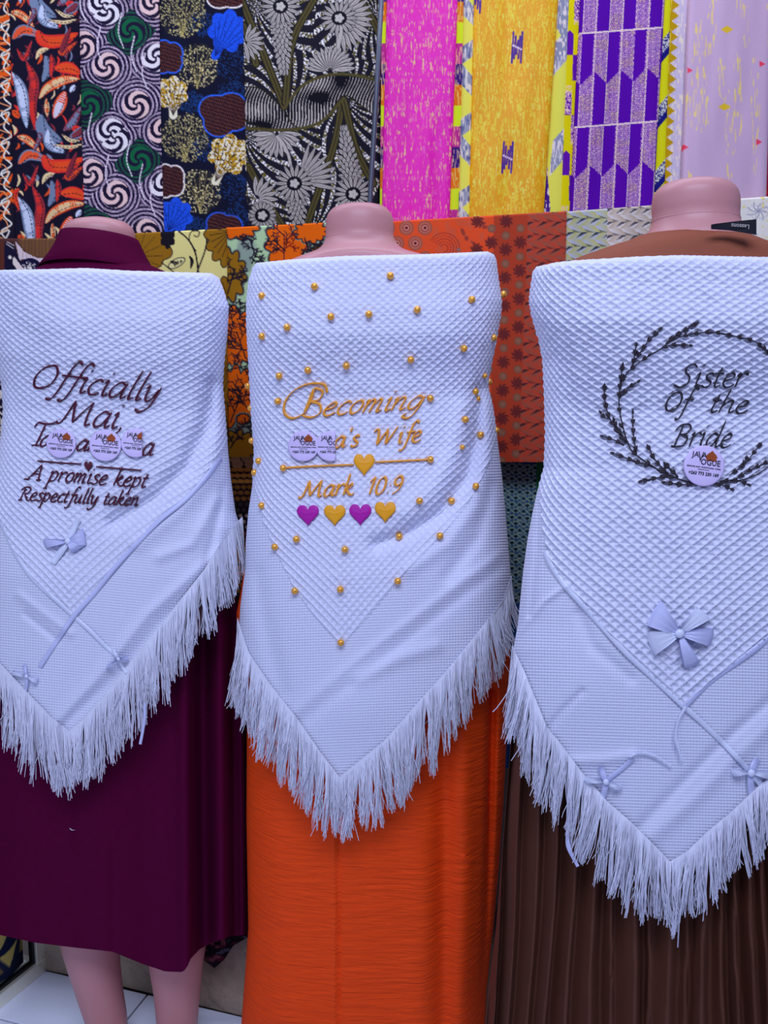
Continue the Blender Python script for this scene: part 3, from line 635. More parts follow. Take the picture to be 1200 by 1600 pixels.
# ---------------------------------------------------------------- hanging cloths on the wall
def sheet(name, parent, L0, R0, L1, R1, ytop, ybot, Y, cv, step=1.3, m='print', waves=(0.0, 40, 0), roll=True, slant=0, tilt=0.0, back=0.02):
    """cloth hanging between pixel edges, printed by canvas cv; ytop and ybot may be functions of px; folds are real relief"""
    nyp = int((np.mean([ybot(0.5*(L1+R1)) if callable(ybot) else ybot])-(ytop(0.5*(L0+R0)) if callable(ytop) else ytop))/step)+2
    nxp = int(max(R0-L0, R1-L1)/step)+2
    v = np.linspace(0, 1, nyp)[:, None]; u = np.linspace(0, 1, nxp)[None]
    X = (L0*(1-v)+L1*v)*(1-u)+(R0*(1-v)+R1*v)*u
    yt = ytop(X) if callable(ytop) else ytop; yb = ybot(X) if callable(ybot) else ybot
    Yp = yt*(1-v)+yb*v
    dep = Y+tilt*v+0*X
    a, per, sd = waves
    if a: dep = dep-a*(vnoise(X+0.03*Yp, Yp, per, per*9, sd)-0.5)-a*0.35*(vnoise(X, Yp, per*0.4, per*2, sd+5)-.5)
    ee = 3.0/max(R0-L0, 1); dep = dep+0.006*(np.exp(-u/ee)+np.exp(-(1-u)/ee))
    P = W(X, Yp, dep); col = alb(cv.sample(X, Yp), 1.0)
    ext = []; ecol = []
    if roll:
        for k in (4, 3, 2, 1):
            q = P[0].copy(); q[:, 1] += back*k/4; q[:, 2] += -0.004*k*(k > 1)+0.003*(k < 3); ext.append(q); ecol.append(col[0])
        P = np.concatenate([np.array(ext), P]); col = np.concatenate([np.array(ecol), col])
    # return the sides backwards so the folded cloth has thickness
    def side(j):
        q = P[:, j].copy(); q[:, 1] += 0.012; return q
    P = np.concatenate([side(0)[:, None], P, side(-1)[:, None]], 1); col = np.concatenate([col[:, :1], col, col[:, -1:]], 1)
    return link(name, gridmesh(name, P, col=col), parent, M[m])
def cloth(name, label, cat, args, group=None, **k):
    o = sheet(name, None, *args, **k); return tag(o, label, cat, group)
GU, GL = 'printed cloths hung along the top rail', 'printed cloths hung on the lower rail'
def lo(x): return np.interp(x, [0, 130, 350, 600, 890, 1050, 1200], [376, 370, 366, 356, 340, 334, 324])
UY = 1.80
def cvof(fn, x0, y0, x1, y1, col, k=1.4): c = Cv(x0, y0, x1, y1, col, k); fn(c); return c
cloth('printed_cloth', 'cloth with white and orange squiggles at the far left edge, top row', 'fabric', (-60, 16, -60, 27, -25, lo, UY, cvof(paint_squiggle, -62, -25, 32, 385, (20, 16, 36))), GU, waves=(0.012, 30, 1))
cloth('printed_cloth', 'navy cloth printed with orange, red and steel blue feather strokes', 'fabric', (14, 125, 22, 138, -25, lo, UY-0.006, cvof(paint_feather, 8, -25, 145, 385, (16, 14, 36))), GU, waves=(0.014, 50, 2))
cloth('printed_cloth', 'navy cloth printed with lavender and green spiral swirls', 'fabric', (123, 248, 131, 258, -25, lo, UY-0.010, cvof(paint_spiral, 115, -25, 265, 385, (20, 16, 46))), GU, waves=(0.014, 60, 3))
cloth('printed_cloth', 'navy cloth with bright blue and ochre cloud-shaped trees', 'fabric', (246, 379, 254, 397, -25, lo, UY-0.004, cvof(paint_bluecloud, 240, -25, 400, 385, (12, 14, 38))), GU, waves=(0.014, 60, 4))
cloth('printed_cloth', 'wide black and white botanical print cloth with grey flowers and olive stems', 'fabric', (376, 600, 386, 592, -25, lo, UY, cvof(paint_botanic, 370, -25, 606, 385, (20, 20, 36), 1.8)), GU, waves=(0.014, 60, 5), step=1.2)
def multi(name, label, parts):
    x = 0.5*(parts[0][1][0]+parts[0][1][1]); e = empty(name, tuple(W(x, 340, UY)), label, 'fabric', GU)
    for pn, args, kw, plab in parts:
        o = sheet(pn, e, *args, **kw)
        if plab: o['label'] = plab
multi('folded_cloth', 'folded magenta cloth streaked with pale gold, beside the dark steel tube', [
    ('front_panel', (605, 716, 596, 702, -25, lo, UY-0.03, cvof(paint_magenta, 590, -25, 722, 385, (180, 18, 160), 1.8)), dict(m='shiny', waves=(0.012, 40, 6), step=1.15), None),
    ('border_strip', (597, 608, 593, 600, -25, lo, UY-0.018, cvof(paint_kente, 588, -25, 612, 385, (0, 0, 0))), {}, 'multicoloured striped edge'),
    ('border_strip', (712, 728, 698, 718, -25, lo, UY-0.018, cvof(paint_kente, 690, -25, 732, 385, (0, 0, 0))), {}, 'multicoloured striped edge')])
multi('folded_cloth', 'folded gold cloth with small violet woven motifs', [
    ('front_panel', (742, 874, 733, 849, -25, lo, UY-0.036, cvof(paint_gold, 728, -25, 880, 385, (196, 140, 8), 1.8)), dict(m='shiny', waves=(0.014, 50, 8), step=1.15), None),
    ('border_strip', (725, 745, 716, 736, -25, lo, UY-0.022, cvof(paint_bluegrey, 714, -25, 746, 385, (0, 0, 0))), {}, 'pale yellow edge with grey-blue lozenges'),
    ('border_strip', (868, 892, 846, 878, -25, lo, UY-0.02, cvof(paint_violetedge, 842, -25, 896, 385, (0, 0, 0))), {}, 'pale yellow edge with violet lozenges')])
multi('folded_cloth', 'folded purple cloth with dotted zigzag-ended columns', [
    ('front_panel', (909, 1040, 890, 1020, -25, lo, UY-0.034, cvof(paint_purple, 884, -25, 1046, 385, (66, 4, 148), 2.0)), dict(waves=(0.012, 50, 9), step=1.1), None),
    ('border_strip', (888, 912, 875, 894, -25, lo, UY-0.02, cvof(paint_yellowviolet, 870, -25, 914, 385, (0, 0, 0))), {}, 'yellow and violet edge'),
    ('border_strip', (1036, 1049, 1016, 1037, -25, lo, UY-0.022, cvof(paint_limenavy, 1012, -25, 1052, 385, (0, 0, 0))), {}, 'lime and navy edge')])
multi('folded_cloth', 'folded lilac cloth with gold flecks and small gold diamonds', [
    ('front_panel', (1078, 1207, 1064, 1197, -25, lo, UY-0.034, cvof(paint_lilac, 1056, -25, 1210, 385, (186, 160, 204), 1.8)), dict(m='shiny', waves=(0.012, 50, 10), step=1.2), None),
    ('border_strip', (1045, 1082, 1034, 1070, -25, lo, UY-0.016, cvof(paint_zigzag, 1028, -25, 1086, 385, (0, 0, 0))), {}, 'gold zigzag edge on lavender')])
cloth('printed_cloth', 'plain dark red cloth at the right edge, beside the lilac cloth', 'fabric', (1200, 1270, 1193, 1270, -25, lo, UY-0.01, cvof(paint_red, 1188, -25, 1275, 385, (128, 8, 44))), GU, step=3)
# lower row hangs over a rail slightly in front
LY = 1.745
cloth('printed_cloth', 'brown and navy print cloth behind the burgundy collar at left', 'fabric', (-60, 112, -60, 112, lambda x: 374+0*x, 720, LY, cvof(paint_l1, -62, 365, 116, 724, (60, 34, 40), 1.8)), GL, waves=(0.01, 40, 11), step=1.5)
cloth('printed_cloth', 'cream cloth with ochre seed heads and black scrolls, right of the collar', 'fabric', (112, 356, 112, 360, lambda x: 366-0.05*(x-205), 716, LY-0.004, cvof(paint_cream, 108, 350, 362, 722, (192, 186, 134), 1.6)), GL, waves=(0.01, 50, 12), step=1.5)
cloth('printed_cloth', 'mint cloth printed with orange and ochre coral shapes and dark twigs', 'fabric', (353, 610, 358, 606, lambda x: 357-0.052*(x-355), 714, LY-0.008, cvof(paint_coral, 348, 340, 616, 720, (140, 172, 150), 1.8)), GL, waves=(0.01, 50, 13), step=1.3)
cloth('printed_cloth', 'rust red patchwork print cloth with rings, stars and arrowheads', 'fabric', (606, 889, 600, 876, lambda x: 347-0.058*(x-615), 722, LY-0.004, cvof(paint_redpatch, 596, 320, 894, 726, (196, 72, 40), 1.8)), GL, waves=(0.01, 50, 14), step=1.3)
cloth('printed_cloth', 'white and pale blue chevron patchwork cloth behind the right mannequin neck', 'fabric', (886, 1260, 876, 1260, lambda x: 332-0.075*(x-886), 722, LY-0.008, cvof(paint_whitepatch, 872, 296, 1264, 726, (196, 196, 214), 1.7)), GL, waves=(0.01, 50, 15), step=1.5)
GM = 'printed cloths hung below the lower rail'
cloth('printed_cloth', 'navy cloth with rows of cream and brown dots, seen between the left and middle shawls', 'fabric', (330, 610, 330, 610, 700, 1200, 1.80, cvof(paint_dots, 326, 690, 614, 1334, (24, 18, 40), 1.5)), GM, waves=(0.02, 40, 16), step=2.0)
cloth('printed_cloth', 'dark blue cloth with small ringed dots, seen between the middle and right shawls', 'fabric', (640, 960, 640, 960, 705, 1200, 1.81, cvof(paint_bluedots, 636, 700, 964, 1334, (26, 64, 128), 1.5)), GM, waves=(0.02, 40, 17), step=2.0)
cloth('draped_cloth', 'dark purple and navy cloth sagging above the stone plinth beside the orange dress', 'fabric', (290, 392, 296, 392, 1395, lambda x: np.interp(x, [296, 318, 335, 350, 365, 392], [1488, 1500, 1513, 1500, 1477, 1462]), 1.545, cvof(paint_darkprint, 285, 1390, 396, 1520, (20, 14, 30))), None, waves=(0.03, 14, 18), step=2.0)
cvc = cvof(paint_cabinetprint, -80, 1400, 80, 1600, (20, 28, 66), 1.8)
# cloth standing inside the cabinet, just behind its side pane
xs = np.linspace(0.03, CL-0.03, 150); zs = np.linspace(CH-0.03, 0.03, 150); XX, ZZ = np.meshgrid(xs, zs)
yy = sgn*(0.03+0.006*np.sin(XX*60))
Pc = np.stack([XX*math.cos(cab_rot)-yy*math.sin(cab_rot)+cb0.x, XX*math.sin(cab_rot)+yy*math.cos(cab_rot)+cb0.y, ZZ], -1)
dlt = Pc-np.array([0, 0, CAM_H])
colc = alb(cvc.sample(-70+((XX*260) % 140), 1405+((ZZ*330) % 180)), 1.0)
tag(link('folded_cloth', gridmesh('folded_cloth', Pc, col=colc), None, M['print']), 'navy cloth with cream triangles standing inside the glass cabinet', 'fabric')

# steel tube between the botanical and the magenta cloths
def tube(name, pts, r, m, parent=None, n=12, rads=None):
    p = [Vector(q) for q in pts]; V = []
    for i, q in enumerate(p):
        d = (p[min(i+1, len(p)-1)]-p[max(i-1, 0)]).normalized(); s = d.cross(Vector((0, 1, 0.01))).normalized(); t = d.cross(s)
        rr = rads[i] if rads else r
        V.append([list(q+(s*math.cos(a)+t*math.sin(a))*rr) for a in np.linspace(0, 2*math.pi, n, endpoint=False)])
    V = np.array(V); c0 = np.repeat(V[:1].mean(1, keepdims=True), n, 1); c1 = np.repeat(V[-1:].mean(1, keepdims=True), n, 1)
    return link(name, gridmesh(name, np.concatenate([c0, V, c1]), wrap=True), parent, m)
rd = tube('steel_tube', [tuple(W(598, -40, 1.73)), tuple(W(588, 150, 1.72)), tuple(W(577, 330, 1.71)), tuple(W(568, 480, 1.70)), tuple(W(552, 900, 1.67))], 0.0052, M['rod'])
tag(rd, 'dark steel tube hanging between the botanical and magenta cloths', 'tube')
for nm, lab, y, yy in (('rail', 'horizontal rail under the tops of the lower row of cloths', 362, LY+0.014),):
    pass
r1 = tube('hanging_rail', [tuple(W(-80, 384, LY+0.012)), tuple(W(600, 356, LY+0.012)), tuple(W(1290, 314, LY+0.012))], 0.006, M['rod'])
tag(r1, 'steel rail under the lower row of printed cloths', 'rail')
r3 = tube('hanging_rail', [tuple(W(-80, 706, 1.812)), tuple(W(1290, 706, 1.812))], 0.006, M['rod'])
tag(r3, 'steel rail hidden behind the lower edge of the lower row of cloths', 'rail')
r2 = tube('hanging_rail', [tuple(W(-80, -36, UY+0.004)), tuple(W(1290, -36, UY+0.004))], 0.006, M['rod'])
tag(r2, 'steel rail carrying the upper row of printed cloths above the frame', 'rail')

# ---------------------------------------------------------------- mannequins
def loft(rings, n=36):
    V = []
    for (c, rx, ry) in rings:
        V.append([[c[0]+rx*math.cos(a), c[1]+ry*math.sin(a), c[2]] for a in np.linspace(0, 2*math.pi, n, endpoint=False)])
    V = np.array(V); c0 = np.repeat(V[:1].mean(1, keepdims=True), n, 1); c1 = np.repeat(V[-1:].mean(1, keepdims=True), n, 1)
    V = np.concatenate([c0, V, c1]); return V.reshape(-1, 3), gridfaces(len(V), n, True)
def mannequin(label, Ye, prof, legs, sx):
    """prof: (py, pixel centre, pixel half width, depth ratio); legs: lists of (py, centre, half width)"""
    rings = []
    for py, cx, hw, ra in prof:
        rx = hw/F*Ye; ry = min(rx*ra, 0.085); Yf = Ye-0.6*min(ry, 0.05)
        p = W(cx, py, Yf); rings.append(((W(cx, py, Ye)[0], Ye, p[2]), rx, ry))
    # add resampled rings for smoothness
    parts = [loft(rings)]
    ctr = rings[-1][0]
    for lg in legs:
        rr = []
        for py, cx, hw in lg:
            p = W(cx, py, Ye); rx = hw/F*Ye*(0.86 if py < 1300 else 1.0); rr.append(((p[0], Ye+0.025, p[2]), rx, min(rx, 0.06)))
        last = rr[-1]; bx = last[0][0]; zf = max(last[0][2], 0.06)
        rr.append(((bx, Ye+0.0, zf*0.62), 0.032, 0.040)); rr.append(((bx, Ye-0.005, zf*0.36), 0.034, 0.052)); rr.append(((bx, Ye-0.05, 0.022), 0.040, 0.100)); rr.append(((bx, Ye-0.05, 0.0005), 0.040, 0.103))
        parts.append(loft(rr, 24))
    o = link('mannequin', joinmesh('mannequin', parts), None, M['skin'])
    # put the origin at the foot
    return tag(o, label, 'mannequin', 'headless shop mannequins')
def smooth_prof(p, n=4):
    a = catmull(p, n); a[:, 2] = np.maximum(a[:, 2], 0.4); return [tuple(r) for r in a]
YA, YB, YC = 1.46, 1.40, 1.16
mannequin('headless pink mannequin in the burgundy dress, left', YA, smooth_prof([(340, 155, 22, .9), (343, 155, 40, .9), (348, 155, 47, .9), (358, 155, 52, .9), (380, 156, 52, .9), (400, 158, 58, .9), (418, 160, 76, .9), (432, 164, 118, .7), (455, 168, 160, .5), (520, 170, 165, .5), (640, 170, 130, .55), (800, 170, 140, .5), (960, 172, 148, .5), (1040, 172, 138, .5)]),
    [[(980, 120, 70), (1200, 125, 64), (1400, 130, 52), (1480, 132, 47), (1520, 140, 43), (1560, 148, 38.5), (1600, 158, 35), (1640, 164, 33)], [(980, 235, 70), (1200, 255, 66), (1400, 268, 56), (1480, 273, 50), (1520, 271, 45.5), (1560, 272, 40), (1600, 272, 36), (1640, 272, 33)]], 0)
mannequin('headless pink mannequin in the orange dress, middle', YB, smooth_prof([(318, 563, 20, .9), (319.5, 563, 36, .9), (325, 562, 45, .9), (335, 562, 50, .9), (350, 562, 51.5, .9), (364, 562, 51.5, .9), (374, 563, 55, .9), (384, 564, 63, .9), (392, 566, 78, .85), (402, 570, 108, .7), (420, 578, 150, .5), (460, 582, 172, .45), (540, 582, 165, .5), (640, 582, 140, .5), (800, 585, 165, .5), (960, 588, 155, .5), (1040, 590, 160, .55)]),
    [[(980, 530, 70), (1200, 525, 64), (1400, 520, 52), (1600, 520, 38), (1650, 520, 34)], [(980, 650, 70), (1200, 650, 64), (1400, 650, 52), (1600, 645, 38), (1650, 645, 34)]], 0)
mannequin('headless pink mannequin in the brown dress, right', YC, smooth_prof([(279, 1087, 26, .9), (281, 1087, 46, .9), (287, 1087, 56, .9), (297, 1087, 62, .9), (315, 1087, 63.5, .9), (330, 1087, 63, .9), (345, 1087, 66, .9), (362, 1087, 76, .9), (378, 1085, 98, .75), (395, 1082, 140, .55), (425, 1078, 205, .42), (480, 1078, 215, .4), (640, 1078, 170, .45), (820, 1078, 195, .45), (980, 1078, 215, .5), (1080, 1078, 200, .5)]),
    [[(1020, 1010, 85), (1300, 1005, 70), (1500, 1003, 54), (1600, 1003, 48), (1700, 1003, 42)], [(1020, 1150, 85), (1300, 1150, 70), (1500, 1150, 54), (1600, 1150, 48), (1700, 1150, 42)]], 0)
for o in [o for o in bpy.data.objects if o.name.startswith('mannequin')]: pass
# the moulded seam round each neck
# ---------------------------------------------------------------- draped surfaces
class Drape:
    """A cloth hanging round a body: silhouette edges L(y), R(y) in photo pixels at depth Ye, bulging Bf(y) towards the viewer."""
    def __init__(s, L, R, Ye, Bf, n=2.4, feats=()):
        s.L, s.R, s.Ye, s.Bf, s.n, s.feats = ip(L), ip(R), Ye, ip(Bf), n, feats
    def sx(s, px, py):
        l, r = s.L(py), s.R(py); return (px-0.5*(l+r))/(0.5*(r-l))
    def D(s, px, py):
        px = np.asarray(px, float); py = np.asarray(py, float)
        q = np.clip(np.abs(s.sx(px, py)), 0, 1)
        d = s.Ye-s.Bf(py)*(1-q**s.n)**(1/s.n)
        edge = np.clip((1-q)*9, 0, 1)
        for f in s.feats:
            if f[0] == 'ridge': _, pts, wd, am = f; d = d-am*np.exp(-(poly_dist(px, py, pts)/wd)**2)*edge
            elif f[0] == 'blob': _, cx, cy, rx, ry, am = f; d = d-am*np.exp(-((px-cx)/rx)**2-((py-cy)/ry)**2)*edge
            elif f[0] == 'fn': d = d-f[1](px, py)
        return d
    def P(s, px, py, off=0.0):
        p = W(px, py, s.D(px, py)); v = np.array([0, 0, CAM_H])-p; return p+v/np.linalg.norm(v, axis=-1, keepdims=True)*off
    def grid(s, top, bot, step, stepy=None, xr=None):
        stepy = stepy or step
        hw = 0.5*(s.R(700 if xr is None else xr)-s.L(700 if xr is None else xr)); nx = int(math.pi*hw/step*0.82)
        sv = -np.cos(np.linspace(0, math.pi, nx))
        sv = 0.5*sv+0.5*np.linspace(-1, 1, nx) if False else sv
        ny = int((np.max(bot(np.linspace(s.L(900), s.R(900), 50)))-np.min(top(np.linspace(s.L(450), s.R(450), 50))))/stepy)
        v = np.linspace(0, 1, ny)[:, None]; S = np.broadcast_to(sv[None], (ny, nx))
        px = 0.5*(s.L(700)+s.R(700))+0.5*(s.R(700)-s.L(700))*S; py = None
        for _ in range(8):
            t, b = top(px), bot(px); py = t+v*(b-t); l, r = s.L(py), s.R(py); px = 0.5*(l+r)+0.5*(r-l)*S
        return px, py, S
def normals(P):
    a = np.gradient(P, axis=0); b = np.gradient(P, axis=1); n = np.cross(a, b); n /= np.maximum(np.linalg.norm(n, axis=-1, keepdims=True), 1e-12)
    f = np.sign(n[..., 1:2]); c = n[n.shape[0]//2, n.shape[1]//2, 1]; return -n if c > 0 else n

# -- strand fringe
def fringe(name, dr, hem_x, hem, length, parent, lean, seed=0, density=2.2, stray=40):
    r = np.random.default_rng(seed); xs = []
    x = hem_x[0]
    while x < hem_x[1]:
        sl = abs(float(hem(x+1)-hem(x-1))/2); x += r.uniform(0.3, 1.7)/density/math.sqrt(1+sl*sl)*1.15; xs.append(x)
    xs = np.array(xs); n = len(xs)
    # arc position for clumping
    hx = hem(xs); arc = np.concatenate([[0], np.cumsum(np.hypot(np.diff(xs), np.diff(hx)))])
    cl = np.floor(arc/6.5+0.8*np.sin(arc*0.09)+r.normal(0, .35, n)).astype(int); cl -= cl.min(); nc = cl.max()+2
    cx = np.array([xs[cl == c].mean() if (cl == c).any() else 0 for c in range(nc)])
    cdx = r.normal(0, 6.5, nc); clen = r.normal(1, 0.09, nc); cph = r.uniform(0, 6.28, nc); camp = r.uniform(0.5, 4.0, nc); cdep = r.uniform(0.0, 0.012, nc)
    K = 9; t = np.linspace(0, 1, K)[None]; Ln = (length(xs)*clen[cl]*r.uniform(0.88, 1.06, n))[:, None]
    conv = 0.56*t**1.2
    X = xs[:, None]*(1-conv)+cx[cl][:, None]*conv+cdx[cl][:, None]*t**1.5+(lean(xs)[:, None])*t
    X = X+camp[cl][:, None]*np.sin(cph[cl][:, None]+t*5.0)*t+r.normal(0, 2.2, n)[:, None]*t+r.uniform(0.5, 3.0, n)[:, None]*np.sin(r.uniform(0, 6.28, n)[:, None]+t*r.uniform(5, 12, n)[:, None])*t
    Yp = hem(xs)[:, None]-3+Ln*t-1.0
    kk = r.random(n) < 0.10; X[kk] += (r.normal(0, 11, kk.sum())[:, None])*t**2; Yp[kk] -= (Ln[kk]*r.uniform(0.0, 0.35, kk.sum())[:, None])*t**2
    d0 = dr.D(xs, hem(xs)-3)[:, None]; dep = d0-0.0035-(cdep[cl][:, None]+r.uniform(0, 0.006, n)[:, None])*np.sin(t*2.2)+0.004*t
    Pt = W(X, Yp, dep)                                    # n,K,3
    rad = r.uniform(0.00065, 0.00100, n)[:, None, None]*(1-0.25*t[..., None])
    T = np.gradient(Pt, axis=1); T /= np.linalg.norm(T, axis=-1, keepdims=True)
    s = np.cross(T, np.array([0, 1.0, 0])); s /= np.maximum(np.linalg.norm(s, axis=-1, keepdims=True), 1e-9); u = np.cross(T, s)
    V = np.stack([Pt+(s*math.cos(a)+u*math.sin(a))*rad for a in (0, 2.094, 4.189)], 2)   # n,K,3,3
    base = (np.arange(n)*K*3)[:, None, None]; k = np.arange(K-1)[None, :, None]*3; j = np.arange(3)[None, None]; j2 = (j+1) % 3
    Fc = np.stack([base+k+j, base+k+3+j, base+k+3+j2, base+k+j2], -1).reshape(-1, 4)
    o = link(name, rawmesh(name, V.reshape(-1, 3), Fc), parent, M['fringe']); o['kind'] = 'stuff'; return o

# -- shawl cloth with waffle relief
def shawl_cloth(name, dr, top, hem, vb, Pf, Qf, tilt, amp, parent, step, wper=4.2, wslope=1.0, cutx=None):
    px, py, S = dr.grid(top, hem, step)
    dep = dr.D(px, py)
    tt = np.clip((py-top(px))/9.0, 0, 1); dep = dep+0.011*(1-np.sqrt(1-(1-tt)**2))
    P = W(px, py, dep)
    cx = 0.5*(dr.L(600)+dr.R(600)); ye = py-tilt*(px-cx)
    yy = np.linspace(300, 1500, 2400); wi = np.concatenate([[0], np.cumsum(0.5/Qf(0.5*(yy[1:]+yy[:-1]))*2*(yy[1]-yy[0]))])*1.0
    q = S; hwp = 0.5*(dr.R(py)-dr.L(py)); ux = (px-0.5*(dr.L(py)+dr.R(py)))*(1+0.22*q**10)+0.5*(dr.L(py)+dr.R(py))-cx
    a = ux/Pf(ye)+0.5*0+np.interp(ye, yy, wi); b = ux/Pf(ye)-np.interp(ye, yy, wi)
    fa = np.abs((a % 1)-0.5)*2; fb = np.abs((b % 1)-0.5)*2
    pyr = np.maximum(fa, fb); h = 0.62*pyr**1.6+0.42*np.maximum(0.85*np.exp(-((1-fa)/0.24)**2), np.exp(-((1-fb)/0.24)**2))
    h = h*(0.8+0.4*vnoise(px, py, 9, 9, 4))*np.clip((py-top(px))/16.0, 0.15, 1)*(0.35+0.65*np.clip((1-np.abs(S))*8, 0, 1))
    # inside the V?  signed distance approx via vertical distance
    vbx = np.array([p[0] for p in vb], float); vby = np.array([p[1] for p in vb], float)
    sd = np.interp(px, vbx, vby, left=-1e3, right=-1e3)-py
    inside = np.clip(sd/3.0, 0, 1)
    bord = 1-inside
    h = h*inside*amp+0.0
    # plain weave border has thin real ribs along the joins
    P = P+normals(P)*h[..., None]
    wv = np.stack([(px*1.0+ye*wslope)/wper/2, (px*1.0-ye*wslope)/wper/2], -1)
    # close towards the back
    def backcol(j, sg):
        return [W(px[:, j]+sg*1.3*k, py[:, j], dep[:, j]+0.016*k) for k in range(1, 7)]
    lft = backcol(0, 1)[::-1]; rgt = backcol(-1, -1)
    P2 = np.concatenate([np.stack(lft, 1), P, np.stack(rgt, 1)], 1); pad = lambda A: np.concatenate([np.repeat(A[:, :1], 6, 1), A, np.repeat(A[:, -1:], 6, 1)], 1)
    wv, bord = pad(wv), pad(bord); pxe, pye, dee = pad(px)[0], pad(py)[0], P2[0, :, 1]
    mid = 0.5*(pxe[0]+pxe[-1])
    ext = [W(mid+(pxe-mid)*(1-0.004*k), pye+0.8*k*k, dee+0.016*k) for k in (6, 5, 4, 3, 2, 1)]
    P2 = np.concatenate([np.array(ext), P2]); padr = lambda A: np.concatenate([np.repeat(A[:1], 6, 0), A])
    wv, bord = padr(wv), padr(bord)
    me = gridmesh(name, P2, uv=wv)
    at = me.attributes.new('border', 'FLOAT', 'POINT'); at.data.foreach_set('value', (0.25+0.75*bord).astype(np.float32).ravel())
    return link(name, me, parent, M['cotton'])

# -- embroidery strokes
def ribbonV(dr, pts, hws, off, hgt, flat=False):
    """band along pixel polyline pts with half widths hws (px)"""
    p = np.asarray(pts, float); t = np.gradient(p, axis=0); t /= np.maximum(np.linalg.norm(t, axis=1, keepdims=True), 1e-6); n = np.stack([-t[:, 1], t[:, 0]], -1)
    cr = [(-1, -0.0055), (-1, 0.25*hgt), (-0.55, 0.85*hgt), (0, hgt), (0.55, 0.85*hgt), (1, 0.25*hgt), (1, -0.0055)]
    V = []
    for u, hh in cr:
        q = p+n*(np.asarray(hws)*u)[:, None]; V.append(dr.P(q[:, 0], q[:, 1], off+hh))
    V = np.stack(V, 1); c0 = np.repeat(V[:1].mean(1, keepdims=True), 7, 1); c1 = np.repeat(V[-1:].mean(1, keepdims=True), 7, 1)
    V = np.concatenate([c0, V, c1]); return V.reshape(-1, 3), gridfaces(len(V), 7)
